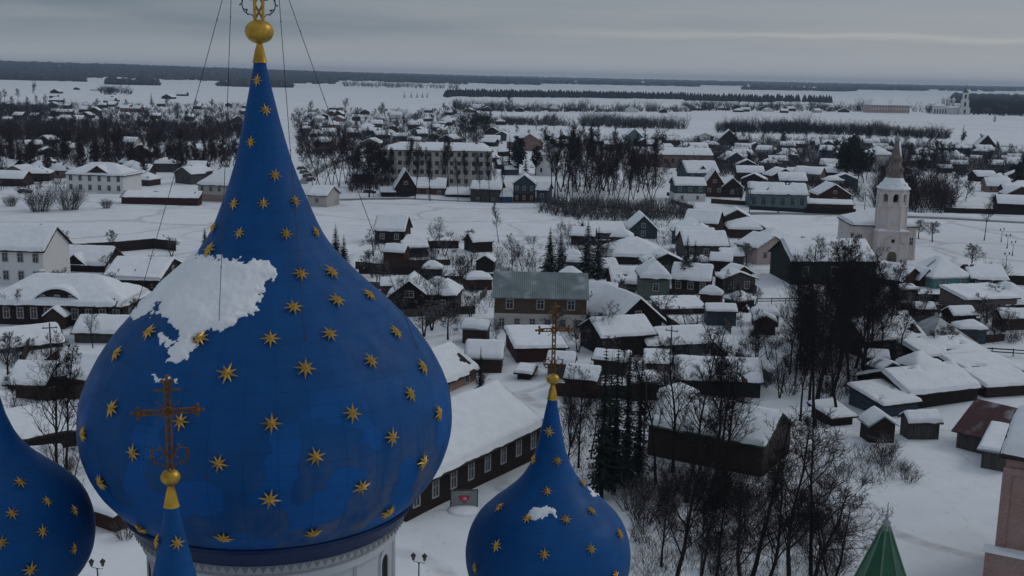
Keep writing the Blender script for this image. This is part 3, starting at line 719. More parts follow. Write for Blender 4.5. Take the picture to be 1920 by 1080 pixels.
# left belt behind the white mansion
thicket('undergrowth', [(-40,236),(470,236),(470,262),(300,268),(-40,266)], 1500, 5.5, BIRCH, .07, 2)
thicket('undergrowth', [(-40,196),(110,205),(110,226),(-40,222)], 350, 6, TWIG, .09, 3)
clump(['far','farred','farred'], 54, (-10, 440), (292, 338), (40, 62), 'bare brown tree in the belt of trees behind the white mansion', 'bare trees in the belt behind the white mansion')
clump(['farred','far'], 26, (-10, 470), (232, 262), (24, 34), 'bare dark tree beyond the tree belt', 'bare trees beyond the tree belt')
clump(['far'], 9, (-15, 90), (176, 205), (20, 30), 'dark bare tree near the far village edge', 'dark trees at the far village edge')
for x, yb, yt in ((66,163,146),(62,164,148),(284,196,171),(1404,262,238),(1865,228,208),(1805,262,232),(1085,268,240)):
    tree('farspruce', x, yb, yt, 'dark spruce tree standing alone among snowy roofs', 1.0, 'spruces standing among the roofs')
for x in (758, 771, 782, 792, 801): tree('farspruce', x, 183.2, 171, 'one of five dark spruces in a row on the open snowfield', 1.15, 'five spruces on the snowfield')
# birches beside the spire, rows in front of the long block, dark grove
for x, yb, yt in ((590,362,232),(606,366,212),(622,358,205),(636,352,214),(648,345,222)): tree('birch', x, yb, yt, 'tall reddish birch beside the blue spire', .8, 'reddish birches beside the spire')
clump(['tall','far'], 16, (655, 735), (342, 372), (62, 92), 'thin bare tree left of the long apartment block', 'bare trees left of the long apartment block')
clump(['tall'], 18, (735, 945), (350, 382), (70, 105), 'bare tree in the row in front of the long apartment block', 'bare trees in front of the long apartment block', (.7, 1))
clump(['pine','farspruce'], 5, (948, 1005), (318, 345), (55, 75), 'dark evergreen beside the long apartment block', 'evergreens beside the long apartment block')
clump(['tall','birch','tall'], 27, (1032, 1140), (345, 392), (95, 128), 'tall dark tree in the dense grove beside the road', 'trees of the dense dark grove', (.8, 1.1))
clump(['tall','birch'], 20, (1142, 1232), (335, 385), (85, 112), 'tall reddish tree in the grove before the red brick house', 'trees of the reddish grove', (.8, 1.1))
clump(['pine'], 6, (1572, 1612), (318, 342), (55, 75), 'dark pine in the clump behind the bell tower', 'pines behind the bell tower')
clump(['farred'], 6, (1598, 1628), (322, 346), (45, 62), 'brown bare tree beside the pines behind the bell tower', 'brown trees beside the pines')
thicket('undergrowth', [(1025,380),(1290,392),(1300,408),(1220,418),(1080,412),(1010,400)], 420, 3.2, FARTW, .04, 4)
thicket('undergrowth', [(1640,338),(1665,296),(1700,330),(1760,352),(1795,384),(1790,400),(1690,400),(1640,398)], 420, 6, BIRCH, .05, 5)
thicket('undergrowth', [(-30,262),(470,262),(470,290),(380,318),(240,318),(110,310),(-30,318)], 700, 5, BIRCH, .06, 41)
thicket('undergrowth', [(-30,195),(470,198),(470,235),(-30,235)], 620, 4.2, FARTW, .08, 42)
thicket('undergrowth', [(545,206),(870,206),(960,258),(940,272),(560,300)], 900, 4.0, FARTW, .07, 43)
thicket('undergrowth', [(1040,262),(1300,268),(1560,266),(1925,285),(1925,345),(1820,330),(1640,318),(1300,335),(1240,300),(1040,280)], 2100, 4.8, FARTW, .06, 44)
thicket('undergrowth', [(-30,196),(470,200),(470,240),(-30,240)], 420, 5, BIRCH, .09, 62)
thicket('undergrowth', [(545,212),(870,210),(950,252),(940,272),(560,300)], 480, 5, BIRCH, .07, 63)
thicket('undergrowth', [(1240,268),(1560,268),(1900,288),(1925,345),(1700,330),(1300,335)], 700, 5, BIRCH, .06, 64)
thicket('undergrowth', [(-30,335),(120,345),(120,362),(-30,358)], 60, 2.5, TWIG, .04, 65)
thicket('undergrowth', [(690,448),(1010,455),(1030,520),(900,600),(720,560)], 200, 1.8, TWIG, .022, 66)
thicket('undergrowth', [(1380,330),(1600,340),(1620,380),(1520,360),(1390,352)], 260, 3.2, TWIG, .045, 45)
thicket('undergrowth', [(650,300),(720,285),(735,345),(700,368),(655,365)], 160, 4, BIRCH, .04, 46)
thicket('undergrowth', [(1040,420),(1290,415),(1420,440),(1410,520),(1250,540),(1120,520)], 260, 1.8, FARTW, .03, 47)
# bushes along the frozen river beyond the houses
thicket('riverside_thicket', [(1085,231),(1110,229),(1290,240),(1285,243),(1180,241),(1090,237)], 330, 7, FARTW, .09, 6)
thicket('riverside_thicket', [(900,228),(960,229),(1075,235),(1070,237),(960,235),(900,232)], 240, 6, FARTW, .09, 7)
thicket('riverside_thicket', [(1345,243),(1500,243),(1600,247),(1780,258),(1780,262),(1600,254),(1345,249)], 600, 8.5, TWIG, .10, 8)
thicket('riverside_thicket', [(850,203),(960,207),(1300,208),(1300,210),(960,210),(850,206)], 340, 9, FARTW, .13, 9)
thicket('riverside_thicket', [(1280,203),(1600,206),(1770,209),(1930,213),(1930,219),(1760,213.5),(1700,210.5),(1280,208)], 520, 11, TWIG, .15, 10)
thicket('riverside_thicket', [(1818,196),(1940,199),(1940,218),(1818,214)], 420, 15, TWIG, .2, 19)
thicket('riverside_thicket', [(180,170),(240,172),(250,178),(190,178)], 60, 10, TWIG, .15, 11)
thicket('riverside_thicket', [(645,160),(860,166),(860,168),(645,163)], 160, 14, TWIG, .2, 12)
clump(['far'], 12, (868, 916), (248, 262), (34, 46), 'bare tree in the round dark clump by the frozen river', 'trees of the round dark clump', (1.1, 1.4))
clump(['fardust','far'], 30, (560, 1040), (206, 268), (20, 32), 'bare tree among the roofs beyond the long apartment block', 'bare trees among the far roofs')
clump(['fardust','far','farred'], 38, (1240, 1920), (266, 330), (22, 40), 'bare tree among the snowy gardens behind the bell tower', 'bare trees in the gardens behind the bell tower')
clump(['farspruce','pine'], 5, (1870, 1935), (325, 352), (34, 48), 'dark evergreen beside the far snowy gardens', 'evergreens by the far gardens')
clump(['fardust'], 16, (0, 470), (196, 228), (16, 24), 'frosted bare tree among far snowy roofs', 'frosted trees among far roofs')
clump(['far','farred'], 8, (1690, 1790), (300, 345), (42, 60), 'brown bare tree on the slope beside the bell tower', 'trees on the slope beside the bell tower')
# right middle distance
for x, yb, yt, k in ((1845,452,362,'tall'),(1810,378,330,'fardust'),(1795,362,318,'far'),(1820,502,458,'round'),(1868,526,488,'shrub'),(1748,455,415,'round'),(1722,450,412,'round'),(1705,380,330,'far')):
    tree(k, x, yb, yt, 'bare tree on the snow beside the bell tower', 1.0 if k != 'round' else 1.25, 'bare trees on the snow beside the bell tower')
# dark group of tall trees below the dark green house
for i, (x, yb, yt) in enumerate(((1500,690,520),(1518,760,545),(1532,750,500),(1546,700,480),(1560,740,505),(1575,690,470),(1590,720,500),(1604,690,490),(1620,700,520),(1636,680,500),(1652,690,530),(1512,660,540),(1490,720,580),(1668,660,520),(1585,660,500),(1540,650,510),(1528,800,560),(1618,735,560),(1480,700,560),(1505,640,480),(1530,620,450),(1556,660,440),(1600,650,450),(1630,640,470),(1660,640,490),(1685,680,560),(1570,790,600),(1500,790,620))):
    tree(('tall','big')[i % 3 == 2], x, yb, yt, 'tall dark tree in the group below the dark green house', 1.3, 'tall trees below the dark green house')
# foreground trees
for x, yb, yt, k in ((1262,1120,790,'big'),(1300,1140,860,'tall'),(1340,1130,880,'big'),(1395,1125,770,'fork'),(1432,1130,860,'big'),(1478,1130,775,'big'),(1520,1110,790,'fork'),(1240,1060,900,'big'),(1560,1100,900,'fork'),(1230,900,660,'tall'),(1262,880,650,'big'),(1330,930,690,'big'),(1345,905,640,'tall'),(1360,900,660,'big'),(1285,935,640,'tall')):
    tree(k, x, yb, yt, 'large bare tree in the grove right of the blue cupola', 1.12, 'large bare trees right of the blue cupola')
for x, yb, yt, k in ((1420,700,585,'big'),(1440,672,590,'fork'),(1230,560,480,'big'),(1375,588,515,'birch'),(1390,596,530,'birch'),(1362,575,505,'birch'),(1085,870,700,'big'),(1070,830,690,'fork'),(1108,850,730,'big'),(1060,890,740,'big'),(1120,660,560,'fork'),(1165,750,640,'big'),(1340,690,600,'apple'),(1300,700,640,'apple'),(1250,760,680,'apple'),(1390,715,650,'apple'),(1462,745,640,'fork'),(900,760,650,'lean_spruce'),(930,660,600,'big'),(935,452,380,'tall'),(822,475,405,'fork'),(880,470,430,'round'),(770,590,490,'fork'),(820,600,500,'fork'),(740,620,520,'fork'),(840,640,560,'round'),(960,520,440,'big'),(985,525,450,'fork'),(700,480,430,'apple'),(860,560,500,'apple')):
    tree(k, x, yb, yt, {'apple':'low snow dusted fruit tree in the village gardens','lean_spruce':'leaning spruce by the log house roof','birch':'reddish bushy birch beside the snowy slope','round':'round bare tree in the village gardens'}.get(k, 'bare tree in the village gardens'), 1.0, 'trees in the village gardens')
for x, yb, yt in ((1127,930,640),(1150,920,640),(1172,905,650),(1196,890,670),(1140,885,668)): tree('lean_spruce', x, yb, yt, 'tall thin spruce in the cluster right of the blue cupola', .95, 'tall spruces right of the blue cupola')
for x, yb, yt in ((630,520,420),(645,520,440),(1030,520,425),(1050,530,435),(1100,520,412),(1120,530,425),(1285,545,440),(1300,540,450)): tree('spruce', x, yb, yt, 'dark cone shaped spruce among the village houses', 1.0, 'dark spruces among the village houses')
for x, yb, yt in ((1459,400,388),(385,480,426)): tree('spruce', x, yb, yt, 'small spruce standing on open snow', 1.0, 'small spruces')
# left foreground
for x, yb, yt, k in ((108,905,640,'big'),(126,915,650,'tall'),(24,820,700,'big'),(130,935,800,'fork'),(95,890,830,'fork'),(174,650,575,'big'),(212,462,430,'round'),(122,462,432,'apple'),(225,512,470,'apple'),(280,505,475,'apple'),(75,395,350,'farshrub'),(130,393,350,'farshrub'),(20,385,365,'farshrub'),(200,392,372,'farshrub'),(15,700,625,'round'),(60,660,630,'apple'),(150,1000,960,'apple'),(235,1010,975,'shrub'),(322,480,440,'apple')):
    tree(k, x, yb, yt, {'apple':'small bare fruit tree near the long log house','farshrub':'large bare shrub near the white mansion', 'shrub':'snowy shrub near the white mansion','round':'round bare tree near the long log house'}.get(k, 'large bare tree left of the big dome'), 1.0, 'trees left of the big dome')
for i in range(78):
    x, y = TR.choice(((TR.uniform(1040,1440), TR.uniform(500,720)), (TR.uniform(690,900), TR.uniform(470,640)), (TR.uniform(1640,1900), TR.uniform(560,680)), (TR.uniform(1060,1420), TR.uniform(470,640)), (TR.uniform(1280,1620), TR.uniform(345,392)), (TR.uniform(0,330), TR.uniform(470,640))))
    tree(TR.choice(('apple','apple','round')), x, y, y-TR.uniform(3.2, 5.5)/mpp(x, y), 'low snow dusted fruit tree in the village gardens', 1.1, 'trees in the village gardens')
sh = random.Random(4)
for poly_, n_ in (([(1180,900),(1600,900),(1600,1080),(1180,1080)], 26), ([(1050,700),(1480,700),(1480,900),(1050,900)], 22), ([(1640,560),(1900,600),(1900,690),(1700,680)], 14), ([(1460,600),(1700,600),(1700,740),(1460,740)], 18), ([(1240,560),(1480,560),(1450,690),(1240,690)], 10), ([(0,640),(140,640),(140,900),(0,900)], 10), ([(1560,820),(1720,820),(1720,920),(1560,920)], 6), ([(680,430),(1020,440),(1000,520),(700,520)], 12), ([(800,600),(1100,600),(1060,700),(900,720)], 8)):
    k = 0; xs = [p[0] for p in poly_]; ys = [p[1] for p in poly_]
    while k < n_:
        x, y = sh.uniform(min(xs), max(xs)), sh.uniform(min(ys), max(ys))
        if in_poly(x, y, poly_): tree('shrub', x, y, y-sh.uniform(.9, 2.3)/mpp(x, y), 'snow dusted shrub on the snowy ground', sh.uniform(.8, 1.3), 'snow dusted shrubs'); k += 1
thicket('undergrowth', [(1480,560),(1660,560),(1690,640),(1650,700),(1500,700)], 80, 6, TWIG, .022, 31)
thicket('undergrowth', [(1120,860),(1300,880),(1460,930),(1440,960),(1200,930),(1110,900)], 220, 1.5, TWIG, .015, 32, .6)
thicket('undergrowth', [(1290,1010),(1420,985),(1540,960),(1560,985),(1440,1015),(1300,1035)], 120, 1.2, TWIG, .014, 33, .6)
thicket('undergrowth', [(1560,850),(1640,840),(1720,900),(1640,920),(1570,900)], 80, 1.1, TWIG, .013, 34, .6)
thicket('undergrowth', [(1640,560),(1920,595),(1920,640),(1700,650)], 190, 1.3, FARTW, .018, 35, .6)
thicket('undergrowth', [(1040,430),(1100,425),(1120,520),(1050,540)], 120, 1.6, FARTW, .025, 36, .6)
thicket('undergrowth', [(1190,860),(1500,900),(1590,980),(1580,1090),(1190,1090)], 520, 1.0, TWIG, .012, 21, .6)
thicket('undergrowth', [(1470,540),(1650,540),(1700,620),(1660,720),(1540,760),(1470,690)], 420, 1.8, TWIG, .02, 22, .5)
thicket('undergrowth', [(1040,690),(1220,690),(1440,900),(1200,930),(1060,880)], 420, 1.1, TWIG, .014, 23, .6)
thicket('undergrowth', [(0,640),(150,660),(150,950),(40,900)], 140, 1.0, TWIG, .014, 24, .6)
thicket('undergrowth', [(690,460),(1010,470),(1000,525),(850,640),(700,560)], 200, 1.2, FARTW, .018, 25, .6)
thicket('undergrowth', [(1130,540),(1390,540),(1430,690),(1130,690)], 160, 1.1, TWIG, .016, 26, .6)

# ------------------------------------------------------------------ houses
HR = random.Random(31); PLACED = []
def roof_parts(par, w, d, h, rise, typ, ov, mat, snow, y0=0.0, lod=1, name='roof', thick=.16, snowmat=None):
    """roof slab + the snow on it (sub-part); local x centred, y from y0 (front) to y0+d"""
    snow *= .8
    X0, X1, Y0, Y1 = -w/2-ov, w/2+ov, y0-ov, y0+d+ov; ym = y0+d/2; run = min(w, d)/2
    def zf(x, y):
        if typ == 'gable_x': return h+rise*(1-abs(y-ym)/(d/2))
        if typ == 'gable_y': return h+rise*(1-abs(x)/(w/2))
        if typ == 'hip': return h+rise*min(1, (d/2-abs(y-ym))/run, (w/2-abs(x))/run)
        if typ == 'arch': return h+rise*max(-.2, 1-(abs(x)/(w/2))**2)
        return h+rise*(y-y0)/d                                      # single pitch
    m = MB()
    if typ == 'hip':
        a, b_ = max(0, w/2-run), max(0, d/2-run); ez = zf(X0, Y0) if w > d else zf(X0, Y0)
        E = [(X0,Y0,ez),(X1,Y0,ez),(X1,Y1,ez),(X0,Y1,ez)]; A, B = ((-a, ym, h+rise), (a, ym, h+rise)) if w >= d else ((0, ym-b_, h+rise), (0, ym+b_, h+rise))
        if w >= d: fs = [(E[0],E[1],B,A),(E[1],E[2],B),(E[2],E[3],A,B),(E[3],E[0],A)]
        else: fs = [(E[0],E[1],A),(E[1],E[2],B,A),(E[2],E[3],B),(E[3],E[0],A,B)]
        for f in fs: m.face(f)
        L = [(x, y, z-thick) for x, y, z in E]; m.face(L[::-1])
        for i in range(4): j = (i+1) % 4; m.face([L[i], L[j], E[j], E[i]])
    else:
        if typ == 'gable_y': P = [(X0, zf(X0,0)), (0, h+rise), (X1, zf(X1,0))]; ax = 'y'
        elif typ == 'gable_x': P = [(Y0, zf(0,Y0)), (ym, h+rise), (Y1, zf(0,Y1))]; ax = 'x'
        elif typ == 'arch': P = [(X0+(X1-X0)*i/10, zf(X0+(X1-X0)*i/10, 0)) for i in range(11)]; ax = 'y'
        else: P = [(Y0, zf(0,Y0)), (Y1, zf(0,Y1))]; ax = 'x'
        P2 = P+[(p, q-thick) for p, q in P[::-1]]
        for (p, q), (p2, q2) in zip(P, P[1:]):
            m.prism([(p, q), (p2, q2), (p2, q2-thick), (p, q-thick)], ax, *((Y0, Y1) if ax == 'y' else (X0, X1)))
    rf = m.build(name, mat, par)
    if snow:
        nx = max(4, 2*int(w/(1.6 if lod else 3))//2*2); ny = max(4, 2*int(d/(1.6 if lod else 3))//2*2)
        if lod: nx, ny = min(nx*3, 40), min(ny*3, 30)
        e = -.05; sx = HR.uniform(0, 99); s = MB(); bare = HR.choice((0, 0, 0, .62, .52)) if lod and snow < .55 else 0
        def lin(a, b, n, mid):
            L = [a+(b-a)*i/n for i in range(n+1)]; L[0] = a; L.insert(1, a+(b-a)*.03); L.insert(-1, b-(b-a)*.03); return L
        xs, ys = lin(X0-e, X1+e, nx, 0), lin(Y0-e, Y1+e, ny, 0); NX, NY = len(xs), len(ys)
        for j, y in enumerate(ys):
            for i, x in enumerate(xs):
                ed = i in (0, NX-1) or j in (0, NY-1); e2 = i in (1, NX-2) or j in (1, NY-2)
                v = Vector((x*.35+sx, y*.35, 0)); t = snow*(1+.35*mnoise.noise(v)+.18*mnoise.noise(v*3)) if not ed else -.06
                if e2 and not ed: t *= .8
                if bare and not ed:
                    bn = mnoise.noise(v*.9+Vector((7, 3, 1)))+.5*mnoise.noise(v*2.3); t = t*(1-ss(bare-.12, bare+.1, bn))-.08*ss(bare, bare+.1, bn)
                jit = .12*mnoise.noise(Vector((x*.9+sx, y*.9, 5))) if lod else 0
                ridge = -.10*snow if abs(zf(x, y)-h-rise) < .05*rise else 0
                s.v.append((x+(jit if ed and i in (0, NX-1) else 0), y+(jit if ed and j in (0, NY-1) else 0), zf(x, y)+t+ridge))
        for j in range(NY-1):
            for i in range(NX-1): s.f.append((j*NX+i, j*NX+i+1, (j+1)*NX+i+1, (j+1)*NX+i)); s.m.append(0)
        s.build('snow_cover', snowmat or SNOW, rf, smooth=True)
    return rf, zf
def window(par, x, y, z, w, h, lod, fm=None, ax='y', sgn=-1):
    """a framed window on a wall facing sgn*ax"""
    def put(m, a0, b0, z0, a1, b1, z1):
        if ax == 'y': m.box(x+a0, y+min(sgn*b0, sgn*b1), z0, x+a1, y+max(sgn*b0, sgn*b1), z1)
        else: m.box(x+min(sgn*b0, sgn*b1), y+a0, z0, x+max(sgn*b0, sgn*b1), y+a1, z1)
    if lod == 0:
        m = MB(); put(m, -w/2, -.05, z, w/2, .04, z+h); return m.build('window', GLASS, par)
    m = MB(); t = .13
    put(m, -w/2-t, -.03, z-t, -w/2, .08, z+h+t); put(m, w/2, -.03, z-t, w/2+t, .08, z+h+t)
    put(m, -w/2, -.03, z+h, w/2, .08, z+h+t); put(m, -w/2, -.03, z-t, w/2, .10, z)
    put(m, -.035, -.03, z, .035, .06, z+h); put(m, -w/2, -.03, z+h*.62, -.04, .055, z+h*.62+.06); put(m, .04, -.03, z+h*.62, w/2, .055, z+h*.62+.06)
    f = m.build('window', fm or TRIM, par)
    m = MB(); put(m, -w/2+.004, -.04, z+.004, w/2-.004, .03, z+h-.004); m.build('pane', GLASS, f); return f
def house(name, label, pL, pR, hp, d, typ='gable_x', rise=2.0, wall=LOG, roofm=None, snow=.38, wins=0, rows=1, ov=.45, cat='house', group=None, lod=1, wh=1.15, ww=.85, zwin=None, desc=None,
          chimney=0, base=None, fm=None, sidewin=0, door=None, gablewin=False, hm=None):
    a, b = at(*pL), at(*pR); mid = (a+b)/2; w = (b-a).length; cx, cy = (pL[0]+pR[0])/2, (pL[1]+pR[1])/2
    k = mpp(cx, cy); h = hm or hp*k
    p = Vector((mid.x, mid.y, gz(mid.x, mid.y)))
    o = root(name, label or '', cat, p, atan2(b.y-a.y, b.x-a.x), group)
    if not label: AUTO.append((o, desc, cx, cy-hp/2, cy))
    m = MB(); top = h-.10
    if typ == 'gable_x': m.prism([(0,-1.2),(d,-1.2),(d,top),(d/2,top+rise),(0,top)], 'x', -w/2, w/2)
    elif typ == 'gable_y': m.prism([(-w/2,-1.2),(w/2,-1.2),(w/2,top),(0,top+rise),(-w/2,top)], 'y', 0, d)
    elif typ == 'arch': m.prism([(-w/2,-1.2),(w/2,-1.2)]+[(w/2-w*i/8, top+rise*(1-(abs(1-i/4))**2)) for i in range(9)], 'y', 0, d)
    elif typ == 'hip': m.box(-w/2, 0, -1.2, w/2, d, top)
    else: m.prism([(0,-1.2),(d,-1.2),(d,top+rise),(0,top)], 'x', -w/2, w/2)
    m.build('wall', wall, o)
    rf, zf = roof_parts(o, w, d, h, rise, typ, ov, roofm or BROOF, snow, lod=lod)
    if base:                                                         # masonry ground floor, a little proud of the boards above
        m = MB(); bh = base[1]; m.box(-w/2-.06, -.06, -1.2, w/2+.06, d+.06, bh); m.build('ground_floor', base[0], o)
        for i in range(base[2]):
            x = -w/2+w*(i+.5)/base[2]; window(o, x, -.06, bh*.25, ww*.8, bh*.45, lod, fm)
    if wins:
        z0 = base[1] if base else .0; fh = (h-z0)/rows
        for r in range(rows):
            for i in range(wins):
                x = -w/2+w*(i+.5)/wins; zz = z0+fh*r+(fh-wh)*.55 if zwin is None else zwin
                window(o, x, 0, zz, ww, min(wh, fh*.75), lod, fm)
    for i in range(sidewin):
        for sg in (-1, 1): window(o, sg*w/2, d*(i+.5)/sidewin, h*.35, ww, min(wh, h*.5), lod, fm, 'x', sg)
    if gablewin and typ in ('gable_y', 'arch'): window(o, 0, 0, h+rise*.12, min(ww, w*.18), min(.9, rise*.4), lod, fm)
    if door is not None:
        m = MB(); m.box(door-.5, -.06, 0, door+.5, .03, min(2.05, h*.85)); m.build('door', BROWN, o)
    for i in range(chimney):
        x = w*(-.22+.4*i); y = d*.62; zc = zf(x, y); m = MB(); m.box(x-.28, y-.28, zc-.4, x+.28, y+.28, zc+1.1); m.box(x-.34, y-.34, zc+.9, x+.34, y+.34, zc+1.02); m.box(x-.30, y-.30, zc+1.1, x+.30, y+.30, zc+1.32, 1)
        m.build('chimney', [BRICK, SNOW], rf)
    c_ = p+Vector((-sin(o.rotation_euler.z), cos(o.rotation_euler.z), 0))*d/2; PLACED.append((c_, hypot(w, d)/2))
    return o, w, d, h, rf, zf
def dormer(o, x, w, h0, h1, y, d, rise, wall, roofm, snow, typ='gable_y', win=0, name='dormer', ov=.3):
    """a gabled or arched dormer standing on the front slope"""
    m = MB()
    if typ == 'arch': m.prism([(x-w/2, h0), (x+w/2, h0)]+[(x+w/2-w*i/8, h1+rise*(1-(abs(1-i/4))**2)) for i in range(9)], 'y', y, y+d)
    else: m.prism([(x-w/2, h0), (x+w/2, h0), (x+w/2, h1), (x, h1+rise), (x-w/2, h1)], 'y', y, y+d)
    dm = m.build(name, wall, o); k = len(o.children)
    hl = bpy.data.objects.new('dormer_roof', None)
    # roof and snow of the dormer as sub-parts
    r_, _ = roof_parts(None, w, d, h1, rise, typ, ov, roofm, snow, y0=y, name='dormer_roof', thick=.1)
    r_.parent = dm; r_.location = (x, 0, 0)
    sn = [c for c in r_.children]
    for c in sn: c.parent = dm; c.location = (x, 0, 0)
    for i in range(win):
        f = window(o, x-w*.5+w*(i+.5)/win if win > 1 else x, y, h0+(h1-h0)*.25 if h1-h0 > .8 else h0+.35, .6, .75, 1)
        pn = [c for c in f.children]
        f.parent = dm
        for c in pn: c.parent = dm
    bpy.data.objects.remove(hl)
    return dm

# --- left bank
o, w, d, h, rf, zf = house('mansion', 'white two storey mansion with a snowy roof and dark triangular gable', (125,360), (232,364), 34, 12, 'hip', 3.0, WHITE, None, .4, 6, 2, .6, 'house', wh=1.5, ww=.95, sidewin=0)
dormer(o, 1.0, 8.0, h-.1, h+.1, .2, 6, 2.5, BROWN, BROOF, .3)
house('stone_house', 'pale peeling house with a rounded snowy roof beside the blue spire', (372,376), (452,380), 33, 11, 'hip', 4.2, PEEL, None, .5, 5, 1, .5, wh=1.3, cat='house', base=(m_brick((.25,.17,.14), 'patched_brick'), 2.0, 0))
house('shed', 'long dark red shed with a thin snowy roof below the pale peeling house', (228,384), (372,386), 14, 5, 'shed', 1.2, RED, None, .3, cat='shed')
house('outbuilding', 'small white outbuilding at the foot of the birches beside the spire', (576,386), (612,388), 22, 9, 'gable_x', 2.2, PEEL, None, .4, 1, 1, cat='outbuilding')
o = house('house', 'white two storey house with two rows of windows beside a tall grey pole', (-30,532), (84,536), 68, 10, 'gable_x', 3.4, WHITE, None, .5, 4, 2, .5, wh=1.5, ww=.9)[0]
house('house', 'snow covered house with a big dark triangular gable in front of the long fence', (84,508), (196,512), 15, 9, 'gable_x', 2.6, LOG, None, .5, 0)
dormer([x for x in COL.objects if str(x.get("label","")).startswith("snow covered house with a big")][0], .2, 4.6, 1.1, 1.3, -.3, 5, 2.0, LOG, BROOF, .35)
house('house', 'house with a steep snowy roof and dark gable end facing the blue dome', (298,546), (350,518), 22, 10, 'gable_y', 2.5, LOG, None, .5, 0, gablewin=True)
house('shed', 'low snow covered lean-to in front of the house with the dark gable end', (195,532), (262,534), 12, 6, 'gable_x', 1.6, BROWN, None, .5, cat='shed')
o, w, d, h, rf, zf = house('log_house', 'long dark log house with an arched dormer and a small gabled porch', (-25,606), (232,612), 44, 11, 'hip', 3.2, LOG, None, .5, 10, 1, .7, wh=1.5, ww=.8, chimney=1, sidewin=2)
dormer(o, .3, 6.6, h-.1, h+.55, .5, 5, 1.5, LOG, BROOF, .4, 'arch', 3)
dormer(o, .8, 3.0, -.5, 2.0, -2.2, 2.3, 1.2, BROWN, BROOF, .35, 'gable_y', 0, 'porch')
for nm, lb, a, b, hp, dd, ty, rs, wm in (
    ('shed', 'long low snow covered shed in front of the long dark log house', (-20,662), (118,646), 12, 7, 'gable_x', 1.7, GREYW),
    ('shed', 'snow covered grey shed beside the single bare tree near the dome', (140,640), (232,642), 22, 6, 'gable_x', 1.6, GREYW),
    ('barn', 'red brown barn with a snowy roof half hidden by the big dome', (104,722), (190,735), 24, 7, 'gable_x', 1.9, RED),
    ('shed', 'small brown shed under thick snow left of the red brown barn', (14,728), (82,730), 13, 7, 'gable_x', 1.7, BROWN),
    ('barn', 'dark bare walled barn behind the bare trees by the big dome', (22,862), (152,836), 36, 8, 'gable_x', 1.9, LOG),
    ('shed', 'small dark shed nearest the cupola at the left', (55,902), (112,896), 20, 4, 'gable_x', 1.2, BROWN),
    ('shed', 'dark red shed peeping out under the left side of the big dome', (148,978), (215,1000), 34, 4, 'shed', .8, RED)):
    house(nm, lb, a, b, hp, dd, ty, rs, wm, None, .4 if 'bare walled' not in lb else .12, cat=nm)
# --- row along the road
house('log_house', 'orange brown log house with a snowy roof along the road', (752,369), (834,371), 18, 9, 'gable_x', 2.6, ORANGE, None, .45, 4, 1, .4)
house('house', 'dark house with a steep pointed gable along the road', (742,371), (780,371), 20, 8, 'gable_y', 5.2, LOG, None, .4, 0, gablewin=True, ww=1.1)
house('shed', 'small dark shed with a snowy roof left of the pointed gable house', (715,371), (741,371), 9, 5, 'shed', 1, LOG, None, .4, cat='shed')
house('shed', 'long low dark shed right of the orange brown log house', (836,372), (881,373), 10, 6, 'gable_x', 1.5, LOG, None, .45, cat='shed')
house('barn', 'grey board barn with two small square openings along the road', (882,376), (938,378), 25, 8, 'gable_x', 2.0, GREYW, None, .4, 2, 1, cat='barn', zwin=.6, wh=.7, ww=.7)
house('shed', 'bright blue shed with a rounded snowy roof along the road', (939,378), (960,378), 12, 5, 'gable_x', 1.8, BLUE, None, .5, cat='shed')
house('house', 'blue grey house with a dark red lower wall along the road', (962,377), (1003,378), 34, 9, 'gable_y', 2.6, BLUEW, None, .4, 3, 1, base=(RED, 2.6, 3), ww=.7)
house('house', 'small blue grey house beside the dark grove', (1005,379), (1026,380), 24, 7, 'gable_x', 2, BLUEW, None, .4, 1, 1)
o, w, d, h, rf, zf = house('apartment_block', 'long pale four storey apartment block with a snowy roof', (715,347), (922,350), 66, 13, 'hip', 2.2, CREAM, None, .35, 15, 4, .5, 'building', wh=1.5, ww=1.25, lod=0)
for i in range(4):
    m = MB(); x = -w*.36+w*.24*i; m.box(x-.4, d*.5-.4, zf(x, d*.5)-.3, x+.4, d*.5+.4, zf(x, d*.5)+1.2); m.build('chimney', BRICK, rf)
house('house', 'tall white house partly hidden by the dark grove', (1004,330), (1046,331), 40, 10, 'hip', 2, WHITE, None, .45, 2, 2, lod=0, wh=1.6)
house('house', 'red brick house with a brick gable in front of the frozen river', (966,283), (1018,283), 17, 12, 'gable_y', 4.4, BRICK, GMETAL2, .2, 2, 1, lod=0)
house('house', 'red brick house with a long slope to the left of its brick gable', (950,281), (990,282), 17, 10, 'gable_x', 3.6, BRICK, GMETAL2, .25, 0, lod=0)
house('brick_building', 'long red brick building with pale windows behind the snow covered gable house', (1185,314), (1336,316), 25, 12, 'gable_x', 2.6, BRICK, None, .35, 11, 1, cat='building', lod=0, wh=2.0, ww=1.1)
o, w, d, h, rf, zf = house('house', 'house with a large bright snowy roof and small triangular dormer', (1288,338), (1348,338), 16, 11, 'gable_x', 4.0, BLUEW, None, .5, 3, 1)
dormer(o, .2, 3.4, h+.6, h+.8, 1.2, 3, 1.7, BROWN, BROOF, .3)
house('house', 'dark red house with a steep gable and pale window trim', (1320,369), (1357,370), 24, 10, 'gable_y', 4.8, RED, None, .45, 2, 1, gablewin=True, ww=.9, wh=1.1)
house('house', 'dark house with a lower pointed gable right of the dark red house', (1353,370), (1392,371), 20, 9, 'gable_y', 3.0, LOG, None, .35, 1, 1)
house('house', 'teal board house with a white lower storey left of the dark red house', (1264,379), (1322,380), 30, 9, 'gable_x', 2.0, TEAL, None, .4, 3, 1, base=(WHITE, 2.4, 2))
